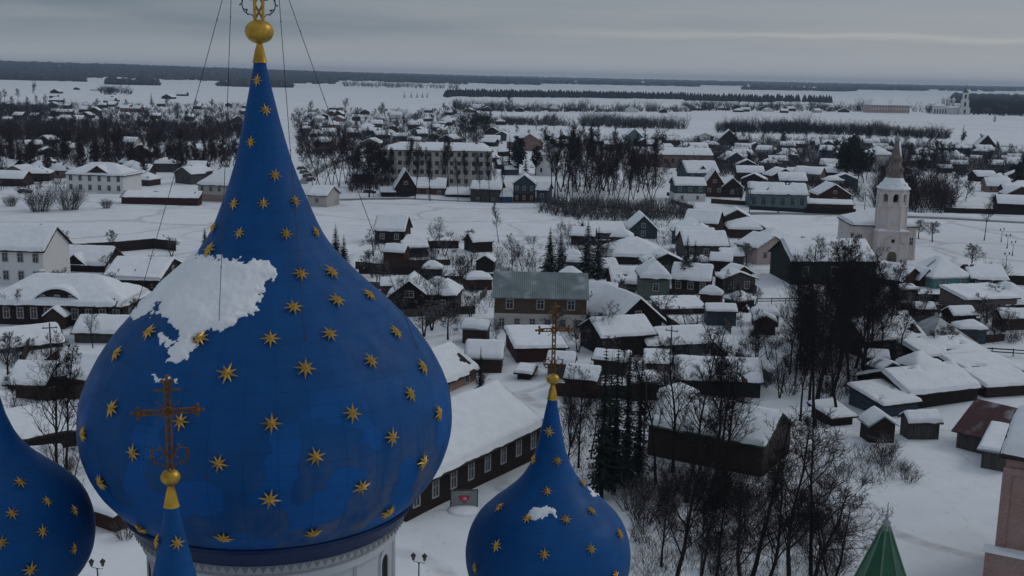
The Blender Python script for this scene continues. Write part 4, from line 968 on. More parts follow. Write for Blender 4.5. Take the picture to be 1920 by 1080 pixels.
house('house', 'long pale blue house with tall windows along the road', (1404,390), (1512,393), 29, 9, 'gable_x', 2.9, PALEG, None, .45, 6, 1, wh=2.2, ww=1.1, fm=PALEG)
house('house', 'brown gabled house with a snowy roof at the right end of the road row', (1534,384), (1594,385), 20, 10, 'gable_y', 3.2, RED, None, .45, 1, 1, gablewin=True)
house('shed', 'low snow covered shed in front of the brown gabled house', (1512,389), (1600,392), 9, 4, 'shed', .8, BROWN, None, .45, cat='shed')
# --- village between road and cathedral
house('house', 'dark house under bright snow on the near side of the frozen river', (703,457), (757,459), 26, 8, 'gable_x', 2.8, LOG, None, .5, 2, 1)
house('shed', 'snow roofed shed right of the house on the near river bank', (757,463), (810,465), 10, 4, 'shed', .7, BROWN, None, .5, cat='shed')
o = house('house', 'dark brown house with a low spreading roof right of the big dome', (722,592), (812,594), 30, 9, 'gable_y', 3.0, LOG, None, .12, 0, gablewin=True, ww=1.3)[0]
house('house', 'dark brown annex right of the house with the low spreading roof', (806,596), (852,598), 44, 7, 'hip', 1.6, LOG, None, .15, 1, 1)
house('house', 'brown house with a bare grey metal roof and white brick ground floor', (926,622), (1098,626), 66, 8.5, 'gable_x', 3.0, m_wood((.10,.065,.05), name='faded_brown_wall'), GMETAL, 0, 3, 1, .35, base=(m_brick((.46,.43,.40), 'white_brick'), 2.6, 6), ww=.95, wh=1.3, sidewin=2)
house('house', 'small snow roofed house right of the grey metal roof', (1096,586), (1146,590), 18, 7, 'gable_x', 2.8, LOG, None, .5, 0)
house('house', 'dark gabled house with a broad snowy roof in the middle of the village', (1150,628), (1240,622), 26, 11, 'gable_y', 3.4, LOG, None, .5, 0, ov=.8, gablewin=True)
house('shed', 'long low snow topped shed right of the broad roofed dark gabled house', (1240,592), (1322,590), 12, 5, 'shed', .8, RED, None, .4, cat='shed')
house('barn', 'dark barn below the broad roofed gabled house', (1128,672), (1225,664), 40, 7, 'gable_x', 1.8, LOG, None, .35, cat='barn')
house('shed', 'dark shed with a snowy roof right of the dark barn', (1215,668), (1330,662), 24, 6, 'gable_x', 1.6, BLUEW, None, .35, cat='shed')
house('house', 'grey green house with a thick rounded snowy roof', (1203,565), (1254,566), 46, 8, 'hip', 2.2, m_wood((.11,.14,.12), name='grey_green_wall'), None, .55, 1, 1)
house('house', 'low house under a very broad hipped snowy roof', (1128,492), (1248,496), 16, 12, 'hip', 3.0, LOG, None, .5, 0)
house('house', 'blue grey house with a gable window near the dark thicket', (1180,446), (1232,447), 18, 10, 'gable_y', 3.2, BLUEW, None, .45, 1, 1, gablewin=True)
house('shed', 'pale snow roofed shed left of the blue grey gable house', (1100,450), (1172,450), 14, 7, 'gable_x', 1.8, GREYW, None, .45, cat='shed')
house('house', 'snow roofed house beside the grey green house', (1150,545), (1205,545), 14, 7, 'gable_x', 2.2, BROWN, None, .5, 0)
house('house', 'brown house with a flat snowy hip roof left of the bell tower', (1368,446), (1440,448), 18, 9, 'hip', 2.2, RED, None, .5, 0)
house('house', 'dark green house with a snowy gable behind the pink house', (1438,470), (1500,468), 16, 9, 'hip', 2.4, TEAL, None, .45, 1, 1)
house('house', 'pink house with pointed gable left of the dark green house', (1418,500), (1478,496), 34, 7, 'gable_y', 2.2, PINK, GMETAL, .3, 2, 1)
house('house', 'long dark green house under a broad snowy roof left of the bell tower', (1482,536), (1640,536), 46, 12, 'gable_x', 3.0, DGREEN, None, .5, 3, 1, .5, wh=1.7, ww=1.0, chimney=1)
house('shed', 'rounded snow covered shed at the foot of the bell tower', (1640,530), (1708,524), 14, 7, 'arch', 1.8, LOG, None, .5, cat='shed')
house('shed', 'red brown gabled shed below the bell tower', (1690,540), (1728,532), 16, 7, 'gable_y', 2.0, RED, None, .4, cat='shed')
house('shed', 'brown gabled shed joined to the turquoise house', (1724,536), (1752,535), 16, 7, 'gable_y', 1.8, BROWN, None, .4, cat='shed')
house('house', 'turquoise house under a grey hipped roof', (1748,540), (1822,538), 24, 10, 'hip', 3.2, TURQ, GMETAL2, .08, 2, 1)
house('house', 'dark brown house joined to the right of the turquoise house', (1822,540), (1888,542), 20, 9, 'gable_x', 2.0, BROWN, None, .4, 3, 1)
house('shed', 'long grey brown shed with a thick snowy roof below the turquoise house', (1808,586), (1905,582), 24, 7, 'shed', 1.0, m_wood((.13,.105,.10), False, 'grey_brown_wall'), None, .5, cat='shed')
house('house', 'dark house under a pointed snow hood at the picture edge', (1885,582), (1950,580), 14, 9, 'hip', 2.6, LOG, None, .5, 0)
house('barn', 'dark brown barn in the trees below the turquoise house', (1622,674), (1732,668), 40, 8, 'gable_x', 2.0, BROWN, None, .3, cat='barn')
house('house', 'house with a bare grey hipped roof and snowy edge', (1740,668), (1840,664), 20, 10, 'hip', 3.4, GREYW, GMETAL2, 0, 0)
house('shed', 'low dark shed with thick snow in front of the bare grey roof', (1732,692), (1850,684), 26, 6, 'shed', .8, LOG, None, .5, cat='shed')
house('barn', 'dark barn with the broadest flat snowy roof near the picture edge', (1700,768), (1832,752), 30, 9, 'gable_x', 1.7, LOG, None, .5, cat='barn')
house('shed', 'dark shed with an overhanging snow slab right of the broad flat roof', (1822,716), (1915,708), 16, 6, 'shed', .7, LOG, None, .5, cat='shed')
house('shed', 'lower snow slab shed next to the maroon roof', (1848,748), (1940,742), 22, 5, 'shed', .7, BROWN, None, .5, cat='shed')
house('shed', 'blue grey shed with a snowy roof left of the gravelly lane', (1655,782), (1720,774), 26, 6, 'shed', .8, BLUEW, None, .45, cat='shed')
house('house', 'grey board house with a maroon metal roof', (1792,840), (1874,862), 38, 9, 'gable_x', 2.4, GREYW, MAROON, 0, 0)
house('shed', 'grey shed with a snowy metal roof against the brick house', (1838,880), (1890,890), 40, 6, 'shed', 1.0, GREYW, GMETAL2, .3, cat='shed')
bh_ = house('brick_house', 'pinkish brick house with a snowy roof at the right picture edge', (1856,1150), (2080,1200), 330, 12, 'hip', 3.0, PBRICK, None, .5, 0, 2, .5, wh=1.8, ww=1.1)
m = MB(); wv_, hv_ = bh_[1], bh_[3]; m.box(-wv_/2-.7, -.8, -1.2, wv_/2, .2, hv_*.40); m.build('lower_wall', PBRICK, bh_[0])
m = MB(); m.box(-wv_/2-.85, -.95, hv_*.40, wv_/2, .02, hv_*.40+.28); m.build('snow_ledge', SNOW, bh_[0])
m = MB(); m.box(-wv_/2-.12, -.14, hv_*.86, wv_/2+.1, .1, hv_*.90); m.box(-wv_/2-.14, -.1, hv_*.40, -wv_/2+.5, .3, hv_*.86); m.build('cornice', PBRICK, bh_[0])
o, w, d, h, rf, zf = house('log_house', 'long log house with a broad snowy roof between the two blue domes', (762,978), (1012,850), 0, 11, 'gable_x', 3.0, LOG, None, .55, 8, 1, .7, wh=1.5, ww=.75, hm=3.6, sidewin=2)
ht = MB(); ht.box(w*.5-11.3, d*.3-1.2, h+1.2, w*.5-8.6, d*.3+1.6, h+3.05)
dormer(o, w*.5-16.5, 4.6, h+1.0, h+1.6, 2.2, 4.5, 1.2, BROWN, BROOF, .0, 'arch', 0, 'dormer')
house('brick_house', 'small red brick house under a broad snowy roof beside the big dome', (822,742), (892,712), 28, 8, 'gable_x', 2.4, m_brick((.26,.13,.085), 'orange_brick'), None, .5, 2, 1, .6)
house('garage', 'brown doored garage under a flat snowy roof behind the cupola cross', (968,684), (1060,682), 28, 9, 'shed', .8, RED, None, .45, cat='garage')
house('shed', 'tiny snow capped hut beside the garage', (970,712), (994,714), 14, 2.2, 'shed', .3, LOG, None, .4, cat='hut')
house('barn', 'long dark brown barn with a snowy roof behind the grove', (1214,848), (1428,894), 0, 8, 'gable_x', 2.2, m_wood((.05,.033,.028), name='dark_barn_wall'), GREENM, .4, 0, hm=3.6, cat='barn')
house('barn', 'dark barn with a snowy roof beyond the long brown barn', (1270,740), (1425,746), 32, 7, 'gable_x', 1.8, DGREEN, None, .35, 0, cat='barn')
house('shed', 'small red brown brick hut behind the tall spruces', (1212,696), (1256,698), 16, 4, 'shed', .6, BRICK, None, .4, cat='shed')
house('shed', 'dark shed on the far side of the snowy lane', (1560,800), (1598,796), 18, 4, 'shed', .5, LOG, None, .4, cat='shed')
house('doghouse', 'tiny dark kennel alone on the snowy slope', (1392,585), (1403,586), 6, 1.2, 'gable_y', .7, LOG, None, .08, cat='kennel', ov=.1)

# ------------------------------------------------------------------ village church with tent roofed bell tower
def octa(m, z0, r0, z1, r1, n=8, ph=pi/8, cx=0, cy=0, cap=True): m.lathe([(z0, r0), (z1, r1)], n, cx, cy, 0, cap, ph)
def church():
    p = gat(1671, 492); o = root('church', 'pale village church with a brown tent roofed bell tower', 'church', p, radians(-4)); o.scale = (1.04, 1.04, 1.07)
    m = MB(); m.box(-7.6, 4.2, -1, 5.8, 18, 7.0); m.box(-7.75, 4.05, 6.5, 5.95, 18.15, 6.8); m.box(-7.7, 4.1, -1, 5.9, 18.1, .8)
    for x in (-7.5, -4.2, 4.2, 5.6): m.box(x-.22, 4.02, .8, x+.22, 4.3, 6.5)
    nv = m.build('nave', CHURCH, o)
    h = bpy.data.objects.new('x', None); bpy.data.objects.remove(h)
    rp = root('x', 'x', 'x', (0,0,0)); rf, _ = roof_parts(rp, 13.4, 13.8, 7.0, 2.6, 'hip', .4, BROOF, .4, y0=4.2)
    rf.parent = o; rf.location = (-.9, 0, 0); bpy.data.objects.remove(rp)
    window(o, -5.8, 4.2, 3.4, .7, 1.5, 1, CHURCH); window(o, 4.9, 4.2, 3.0, .7, 1.5, 1, CHURCH); window(o, 5.8, 9, 3, .7, 1.6, 1, CHURCH, 'x', 1); window(o, 5.8, 13.5, 3, .7, 1.6, 1, CHURCH, 'x', 1)
    m = MB(); m.box(-3.2, 0, -1, 3.2, 6.2, 6.0); m.box(-3.4, -.2, 6.0, 3.4, 6.4, 6.3); m.box(-3.3, -.12, 3.25, 3.3, 6.3, 3.5)
    for x in (-2.9, -1.55, 1.55, 2.9): m.box(x-.2, -.1, -1, x+.2, .1, 3.25); m.box(x-.16, -.08, 3.5, x+.16, .1, 6.0)
    m.box(-2.5, -.25, 3.5, 2.5, 0, 3.66)
    for s in (-1, 1):
        m.prism([(s*2.5, 3.62), (s*2.5, 3.84), (0, 5.5), (0, 5.28)], 'y', -.26, .05)
    m.build('porch_block', CHURCH, o)
    m = MB(); m.box(-.35, -.05, 3.9, .35, .03-.06, 4.6); m.build('window', DARK, o)
    arch_window(0, 0, -pi/2, 0, -.1, 2.0, 1.2, o, 'door', (CHURCH, m_plain('church_door', (.10,.08,.06))))
    m = MB(); m.lathe([(6.3, 4.4), (6.62, 3.4)], 4, 0, 3.1, 0, True, pi/4); m.build('snow_ledge', SNOW, o)
    m = MB(); octa(m, 6.3, 3.1, 11.2, 3.05, cy=3.1); octa(m, 11.2, 3.3, 11.5, 3.3, cy=3.1); octa(m, 8.6, 3.14, 8.75, 3.14, cy=3.1)
    for i in range(8):
        c = pi/8+i*pi/4; m.lathe([(6.3, .22), (11.2, .22)], 6, 3.08*cos(c), 3.1+3.08*sin(c))
    m.build('tower_shaft', CHURCH, o)
    # belfry: eight corner piers with open arches between them
    m = MB()
    for i in range(8):
        c = pi/8+i*pi/4; m.lathe([(11.5, .55), (14.3, .55)], 8, 2.75*cos(c), 3.1+2.75*sin(c))
        c2 = i*pi/4; u = Vector((cos(c2), sin(c2), 0)); t = Vector((-sin(c2), cos(c2), 0)); q = Vector((0, 3.1, 0))+u*2.62; n = 8; w = .62
        L = [(-w+2*w*k/n, 13.2+sqrt(max(0, 1-(-1+2*k/n)**2))*.6) for k in range(n+1)]
        for (a, z), (a2, z2) in zip(L, L[1:]):
            for kk in (.25, -.25): m.face([q+t*a+u*kk+Vector((0,0,z)), q+t*a2+u*kk+Vector((0,0,z2)), q+t*a2+u*kk+Vector((0,0,14.4)), q+t*a+u*kk+Vector((0,0,14.4))])
            m.face([q+t*a+u*.25+Vector((0,0,z)), q+t*a2+u*.25+Vector((0,0,z2)), q+t*a2-u*.25+Vector((0,0,z2)), q+t*a-u*.25+Vector((0,0,z))])
    octa(m, 11.48, 2.9, 12.1, 2.9, cy=3.1); octa(m, 14.35, 3.2, 14.7, 3.35, cy=3.1); m.build('belfry', CHURCH, o)
    m = MB(); octa(m, 12.1, 1.0, 14.3, 1.0, cy=3.1); m.build('bell_frame', DARK, o)
    m = MB(); m.lathe([(14.7, 3.5), (14.95, 3.5), (15.6, 2.7), (16.4, 2.15), (17.1, 1.75)], 8, 0, 3.1, 0, True, pi/8)
    for i in range(8): c = i*pi/4; m.ball(2.5*cos(c), 3.1+2.5*sin(c), 15.5, .5, 6)
    m.build('snow_skirt', SNOW, o)
    m = MB(); octa(m, 16.3, 1.95, 24.4, .42, cy=3.1)
    for r_, z in ((1.62, 18.3), (1.22, 20.4)):
        for i in range(0, 8, 1): c = i*pi/4; m.box(r_*cos(c)-.22, 3.1+r_*sin(c)-.22, z-.2, r_*cos(c)+.22, 3.1+r_*sin(c)+.22, z+.65)
    tr = m.build('tent_roof', m_brick((.13,.088,.078), 'tent_tiles'), o)
    m = MB(); m.lathe([(21.2, 1.02), (23, .75), (24.5, .5), (24.9, .2)], 10, .22, 3.35, 0, True); m.build('snow_streak', SNOW, tr, smooth=True)
    m = MB(); m.lathe([(24.3, .45), (24.5, .62), (24.9, .6), (25.3, .3), (25.8, .08), (26.0, .05)], 12, 0, 3.1); m.build('cupola', GREYM, o, smooth=True)
    m = MB(); m.box(-.05, 3.05, 25.9, .05, 3.15, 27.6); m.box(-.42, 3.05, 27.0, .42, 3.15, 27.1); m.box(-.25, 3.05, 26.6, .25, 3.15, 26.68); m.build('cross', IRON, o)
    return o
church()

def far_church():
    p = gat(1807, 215); o = root('church', 'distant white monastery church with a tall tiered bell tower', 'church', p, radians(-15))
    m = MB(); m.box(-7, -7, -1, 7, 7, 9); m.box(-7.4,-7.4,9,7.4,7.4,9.6); m.box(-5, -5, 9.6, 5, 5, 20); m.box(-5.4,-5.4,20,5.4,5.4,20.7); m.box(-3.8, -3.8, 20.7, 3.8, 3.8, 30); m.box(-4.2,-4.2,30,4.2,4.2,30.6)
    m.build('bell_tower', WHITE, o)
    for z, r, hh in ((11.5, 5, 6), (22.5, 3.8, 5.5), (2, 7, 5)):
        for a in range(4):
            c = a*pi/2; q = MB(); q.box(-1.3, -r-.1, z, 1.3, -r+.05, z+hh); w_ = q.build('opening', DARK, o); w_.rotation_euler.z = c
    m = MB(); m.lathe([(30.6, 4.4), (31.6, 4.0), (33.5, 2.2), (34.5, 1.3), (36, 1.2), (37, .5), (43, .12)], 12); m.build('cap', GREENM, o, smooth=True)
    m = MB(); m.box(-42, -6, -1, -24, 10, 11); m.box(-30, 0, -1, -7, 9, 9); m.build('nave', WHITE, o)
    rp = root('x', 'x', 'x', (0,0,0)); rf, _ = roof_parts(rp, 18, 16, 11, 4, 'hip', .6, BROOF, .5, y0=-6); rf.parent = o; rf.location = (-33, 0, 0); bpy.data.objects.remove(rp)
    rp = root('x', 'x', 'x', (0,0,0)); rf, _ = roof_parts(rp, 17, 9, 9, 2, 'gable_x', .6, BROOF, .5, y0=0); rf.parent = o; rf.location = (-15.6, 0, 0); bpy.data.objects.remove(rp)
    for i in range(5):
        q = MB(); q.box(-40+3.6*i, -6.3, 1, -38.6+3.6*i, -5.9, 7); q.build('window', DARK, o)
    for x, y, r in ((-20, 20, 3.2), (-27, 20, 2.2), (-13, 20, 2.2)):
        m = MB(); m.lathe([(-1, r), (19, r), (19.1, r*1.15), (20.5, r*1.25), (22.2, r*.7), (23.5, .25), (26, .1)], 12, x, y); m.build('domed_drum', WHITE, o, smooth=True)
far_church()
house('mansion', 'long distant pink mansion of two wings under snow, left of the monastery church', (1632,211.5), (1668,212), 15, 20, 'hip', 10, PINK, None, .8, 7, 2, .6, lod=0, wh=2.4, ww=1.5)
house('mansion', 'right wing of the distant pink mansion, with a taller central gable', (1669,212), (1705,212.5), 15, 20, 'hip', 10, PINK, None, .8, 7, 2, .6, lod=0, wh=2.4, ww=1.5)
house('house', 'big white walled house behind the bell tower and the dark pines', (1630,322), (1673,323), 32, 14, 'hip', 3, WHITE, None, .5, 0, lod=0)
house('house', 'white walled house with a large dark gable near the far right gardens', (1832,286), (1866,287), 14, 12, 'gable_y', 6, LOG, LOG, .2, 0, 1, lod=0, ww=2.0, base=(WHITE, 3.6, 3))
house('house', 'house with a broad shallow snowy roof in the right gardens', (1778,310), (1822,311), 9, 14, 'hip', 4.5, LOG, None, .5, 0, lod=0)
house('house', 'dark house with a low bare roof at the right end of the road', (1870,398), (1960,402), 16, 8, 'gable_x', 2.2, LOG, None, .25, 0, lod=0)
house('house', 'dark house with a wide gable beyond the snow covered gable house', (1348,272), (1384,273), 12, 12, 'gable_y', 5.5, LOG, None, .35, 1, 1, lod=0)
house('house', 'house with a wide green gable and pale windows behind the reddish grove', (1165,272), (1212,273), 10, 14, 'gable_y', 6.5, PALEG, GMETAL2, .2, 3, 1, lod=0, ww=1.3)

# filler houses of the far village, in rows
def filler(n, region, where, group, wr=(6.5, 10.5), seed=0, walls=None, sep=9):
    rnd = random.Random(seed); xs = [p[0] for p in region]; ys = [p[1] for p in region]; got = []; tries = 0
    walls = walls or [LOG, LOG, BROWN, BROWN, RED, GREYW, DGREEN, BLUEW, WHITE, PEEL, BRICK]
    while len(got) < n and tries < 6000:
        tries += 1; x, y = rnd.uniform(min(xs), max(xs)), rnd.uniform(min(ys), max(ys))
        if not in_poly(x, y, region): continue
        p = at(x, y)
        if any((p-q).length < sep+ .012*p.y for q in got): continue
        if any((p+Vector((0,4,0))-c).length < r+wr[1]*.62 for c, r in PLACED): continue
        got.append(p); w = rnd.uniform(*wr); yaw = rnd.choice((rnd.uniform(-.25, .25), rnd.uniform(-.6, .6))); u = Vector((cos(yaw), sin(yaw), 0))*w/2
        a, b = proj(p-u), proj(p+u); typ = rnd.choice(('gable_x','gable_x','gable_y','hip')); wm = rnd.choice(walls); rm = rnd.choice((BROOF, BROOF, GMETAL2, MAROON))
        nm = wm.name.split('.')[0].replace('_wall', '').replace('_board', '').replace('_', ' ').replace('plaster', 'plastered').replace('dark log', 'dark log')
        dd = w*rnd.uniform(.6, .9); sm = w < 5.8
        house('shed' if sm else 'house', None, a, b, 0, dd, typ, min(w, dd)*rnd.uniform(.24, .38), wm, rm, rnd.uniform(.25, .5), rnd.choice((2, 3)) if p.y < 620 and not sm else 0, 1, group=group, lod=1 if p.y < 320 else 0, hm=rnd.uniform(1.9, 2.5) if sm else rnd.uniform(2.4, 3.8), ov=.3 if sm else .45, cat='shed' if sm else 'house',
              desc=('@', f"{nm} {'hipped' if typ == 'hip' else 'gabled'} {'shed' if w < 5.8 else 'house'}", where))
filler(24, [(-10,196),(470,200),(470,232),(-10,232)], 'in the village left of the spire', 'houses of the far village left of the spire', seed=3)
filler(7, [(-10,268),(380,270),(380,300),(-10,300)], 'between the tree belts left of the spire', 'houses between the tree belts', seed=4)
filler(8, [(-10,318),(110,318),(110,350),(-10,350)], 'beside the white mansion', 'houses beside the white mansion', seed=5)
filler(8, [(235,320),(372,320),(372,350),(235,350)], 'between white mansion and spire', 'houses between the white mansion and the spire', seed=6)
filler(10, [(90,166),(260,172),(420,186),(420,196),(60,192)], 'on the far snowfield left of the spire', 'houses on the far snowfield', (9, 16), 7, sep=16)
filler(44, [(540,208),(860,206),(870,240),(955,252),(945,280),(560,276)], 'behind the long apartment block', 'houses behind the long apartment block', seed=8)
filler(14, [(870,206),(1290,206),(1310,212),(870,211)], 'at the upper snowfield\'s far edge', 'houses along the far edge of the upper snowfield', (9, 16), 9, sep=14)
filler(12, [(1290,205),(1630,209),(1630,213),(1290,211)], 'left of the distant pink mansion', 'houses on the ridge left of the pink mansion', (9, 16), 10, sep=16)
filler(6, [(1850,200),(1925,203),(1925,215),(1850,212)], 'right of the monastery church', 'houses in the wood right of the monastery church', (10, 18), 11, sep=20)
filler(14, [(1030,262),(1300,270),(1300,300),(1240,290),(1030,278)], 'behind the dark grove', 'houses behind the dark grove', seed=12)
filler(44, [(1300,272),(1560,268),(1925,290),(1925,330),(1700,320),(1560,330),(1300,325)], 'in the gardens behind the bell tower', 'houses in the gardens behind the bell tower', seed=13)
filler(14, [(1390,330),(1560,335),(1600,352),(1550,358),(1390,352)], 'behind the long pale blue house', 'houses behind the long pale blue house', seed=14)
filler(8, [(1850,340),(1925,345),(1925,385),(1850,380)], 'right of the bell tower by the road', 'houses right of the bell tower by the road', seed=15)
filler(8, [(1235,440),(1380,430),(1420,470),(1300,500),(1250,520)], 'in the village left of the dark green house', 'houses left of the dark green house', (7, 10), 16)
filler(6, [(860,640),(960,640),(960,700),(900,700)], 'beside the small red brick house', 'sheds beside the small red brick house', (3, 5), 19, [LOG, BROWN, RED], 5)
filler(5, [(1240,500),(1400,500),(1400,560),(1260,570)], 'right of the grey green house', 'sheds right of the grey green house', (4, 7), 20, [LOG, BROWN, GREYW], 7)

BOXY = [LOG, LOG, BROWN, BROWN, RED, GREYW, BLUEW]
filler(14, [(1060,455),(1440,445),(1440,660),(1060,660)], 'among the houses right of the grey metal roof', 'small sheds of the middle village', (3, 5.5), 51, BOXY, 4)
filler(8, [(690,465),(910,465),(910,600),(760,600)], 'between the big dome and the grey metal roof', 'small sheds right of the big dome', (3, 5.5), 52, BOXY, 4)
filler(7, [(1640,545),(1920,590),(1920,690),(1640,690)], 'below the turquoise house', 'small sheds below the turquoise house', (3, 5), 53, BOXY, 4)
filler(7, [(1040,690),(1260,690),(1420,740),(1300,800),(1060,760)], 'beyond the long dark brown barn', 'small sheds beyond the brown barn', (2.5, 4.5), 54, BOXY, 4)
filler(6, [(1640,690),(1760,690),(1780,840),(1640,840)], 'near the broadest flat snowy roof', 'small sheds near the flat roof', (2.5, 4.5), 55, BOXY, 3)
filler(16, [(650,280),(960,285),(960,345),(650,345)], 'around the long apartment block', 'houses around the long apartment block', (5, 9), 56, BOXY, 6)
filler(18, [(560,205),(960,206),(960,262),(560,262)], 'in packed rows behind the apartment block', 'small houses packed behind the apartment block', (5, 9), 57, None, 4)
filler(22, [(1290,262),(1925,284),(1925,330),(1300,322)], 'in packed rows behind the bell tower', 'small houses packed behind the bell tower', (5, 8.5), 58, None, 4)
filler(14, [(-10,196),(470,200),(470,236),(-10,236)], 'in packed rows beyond the tree belt', 'small houses beyond the tree belt', (5, 9), 59, None, 4)
# fences, poles, lamps, cars and small things
def fence(label, pts, h=1.6, mat=LOG, rails=False, group=None):
    P = [gat(*q) for q in pts]; o = root('fence', label, 'fence', P[0], 0, group); m = MB()
    if not label: AUTO.append((o, 'dark board fence near the', pts[0][0], pts[0][1], pts[0][1]))
    for a, b in zip(P, P[1:]):
        a, b = a-P[0], b-P[0]; u = (b-a).normalized(); n = Vector((-u.y, u.x, 0))*.03; L = (b-a).length; k = max(1, int(L/2.6))
        z = lambda t, dz: Vector((a.x+(b.x-a.x)*t, a.y+(b.y-a.y)*t, a.z+(b.z-a.z)*t+dz))
        lv = ((h*.45, h*.58), (h*.85, h)) if rails else ((-.3, h),)
        for i in range(k):
            t0, t1 = i/k, (i+1)/k; j = HR.uniform(-.06, .06)
            for l0, l1 in lv:
                m.face([z(t0, l0)-n, z(t1, l0)-n, z(t1, l1+j)-n, z(t0, l1+j)-n]); m.face([z(t1, l0)+n, z(t0, l0)+n, z(t0, l1+j)+n, z(t1, l1+j)+n]); m.face([z(t0, l1+j)-n, z(t1, l1+j)-n, z(t1, l1+j)+n, z(t0, l1+j)+n])
            q = z(t0, 0)+n*3; ps = MB(); ps.box(q.x-.06, q.y-.06, q.z-.4, q.x+.06, q.y+.06, q.z+h+.08); ps.build('post', mat, o)
    m.build('board_panel' if not rails else 'rail', mat, o)
fence('long dark board fence behind the house with the triangular gable', [(88,478),(190,472),(290,464),(330,470)], 2.2)
fence('dark fence right of the house on the near river bank', [(760,468),(860,466)], 1.8)
fence('low rail fence on the snow right of the bare grey roof', [(1805,664),(1860,662),(1940,668)], 1.1, IRON, True)
fence('dark fence behind the dark brown house joined to the turquoise house', [(1868,532),(1960,536)], 1.8)
fence('red brown board fence between the tall spruces and the village', [(1040,742),(1110,748),(1262,750)], 1.7, RED)
fence('dark board fence along the front of the brown gabled house', [(1508,399),(1604,402)], 1.8)
fence('thin dark fence across the snowy slope below the dark green house', [(1420,568),(1500,567)], 1.0, IRON, True)
fence('brown board fence beside the red brown barn', [(30,745),(100,752),(190,742)], 1.6, BROWN)
fence('grey board fence along the lane of the broad roofed gabled house', [(1290,640),(1330,652),(1372,690)], 1.5, BROWN)
fence('dark fence in front of the long pale blue house', [(1405,394),(1508,398)], 1.2, DGREEN)
fence('dark fence at the right of the road near the bell tower', [(1770,398),(1850,401),(1945,405)], 1.6)
fr_ = random.Random(12); nf = 0
for _ in range(400):
    if nf >= 46: break
    x, y = fr_.choice(((fr_.uniform(1050,1440), fr_.uniform(460,700)), (fr_.uniform(700,920), fr_.uniform(475,610)), (fr_.uniform(1640,1920), fr_.uniform(550,700)), (fr_.uniform(0,330), fr_.uniform(545,700)), (fr_.uniform(1260,1560), fr_.uniform(335,392))))
    p = at(x, y); a = fr_.choice((fr_.uniform(-.35, .35), fr_.uniform(1.2, 1.9))); L = fr_.uniform(6, 16); u = Vector((cos(a), sin(a), 0))*L/2
    if any((p-c).length < r*.8 for c, r in PLACED): continue
    q0, q1 = proj(p-u), proj(p+u); nf += 1
    fence('', [q0, q1], fr_.uniform(1.1, 1.7), fr_.choice((LOG, BROWN, GREYW)), group='board fences of the village gardens')
def pole(x, yb, yt, label, r=.16):
    p = gat(x, yb); h = (yb-yt)*mpp(x, yb); o = root('utility_pole', label, 'pole', p, HR.uniform(-.5, .5), 'poles')
    m = MB(); m.tube([(0,0,-.5),(0,0,h)], [r, r*.7], 8, cap=True); m.build('post', GREYW, o)
    m = MB(); m.box(-.9, -.05, h-.7, .9, .05, h-.58)
    for q in (-.75, 0, .75): m.tube([(q,0,h-.58),(q,0,h-.38)], .04, 5, cap=True)
    m.build('crossarm', GREYW, o)
pole(82, 514, 420, 'tall grey wooden pole beside the white two storey house', .32)
for x, yb, yt, lb in ((700,372,338,'thin pole by the road left of the pointed gable house'),(1030,384,350,'thin pole by the road beside the dark grove'),(1256,690,610,'thin pole beside the dark barn in the village'),(1204,900,690,'straight pole among the tall spruces'),(1313,1100,930,'straight pole in the grove right of the blue cupola'),(255,540,505,'thin pole beside the house with the dark gable end'),(1405,400,352,'thin pole at the left end of the pale blue house'),(1620,404,362,'thin pole by the road left of the bell tower'),(98,700,600,'thin pole in front of the long dark log house'),(565,380,352,'thin pole by the road beside the spire')):
    pole(x, yb, yt, lb, .12)
def lamp(x, yt, h, label, simple=False):
    p = None
    for yb in [yt+i for i in range(5, 400)]:
        q = gat(x, yb); u = proj(q+Vector((0,0,h)))
        if abs(u[1]-yt) < 1.2: p = q; break
    if p is None: return
    o = root('street_lamp', label, 'lamp', p, HR.uniform(-.6, .6), 'twin street lamps'); m = MB()
    m.lathe([(-.3,.16),(.25,.16),(.3,.11),(.9,.08),(1.0,.1),(1.1,.06),(h-.75,.045),(h-.7,.08),(h-.62,.04)], 10); m.build('post', IRON, o, smooth=True)
    m = MB()
    for s in (-1, 1): m.tube([(0,0,h-.75),(s*.2,0,h-.6),(s*.38,0,h-.66),(s*.45,0,h-.55)], .022, 5)
    m.build('bracket', IRON, o)
    for s in (-1, 1):
        m = MB(); zl = h-.55+(.12 if s > 0 else 0); m.lathe([(zl, .08), (zl+.04, .1), (zl+.34, .17)], 6, s*.45, 0, 1); m.lathe([(zl+.34, .22), (zl+.46, .14), (zl+.52, .05), (zl+.6, .02)], 6, s*.45, 0, 0, True)
        m.build('lantern', [IRON, LANT], o)
lamp(785, 1040, 4.2, 'twin lantern street lamp on the snow between the big dome and the cupola')
lamp(187, 1050, 4.2, 'twin lantern street lamp between the big dome and the left cupola')
for i, (x, yt) in enumerate(((1877,429),(1888,440),(1898,453),(1886,474))):
    lamp(x, yt, 3.4, ('farthest', 'second farthest', 'third farthest', 'nearest')[i]+' of four thin twin lamps on the snow right of the bell tower')
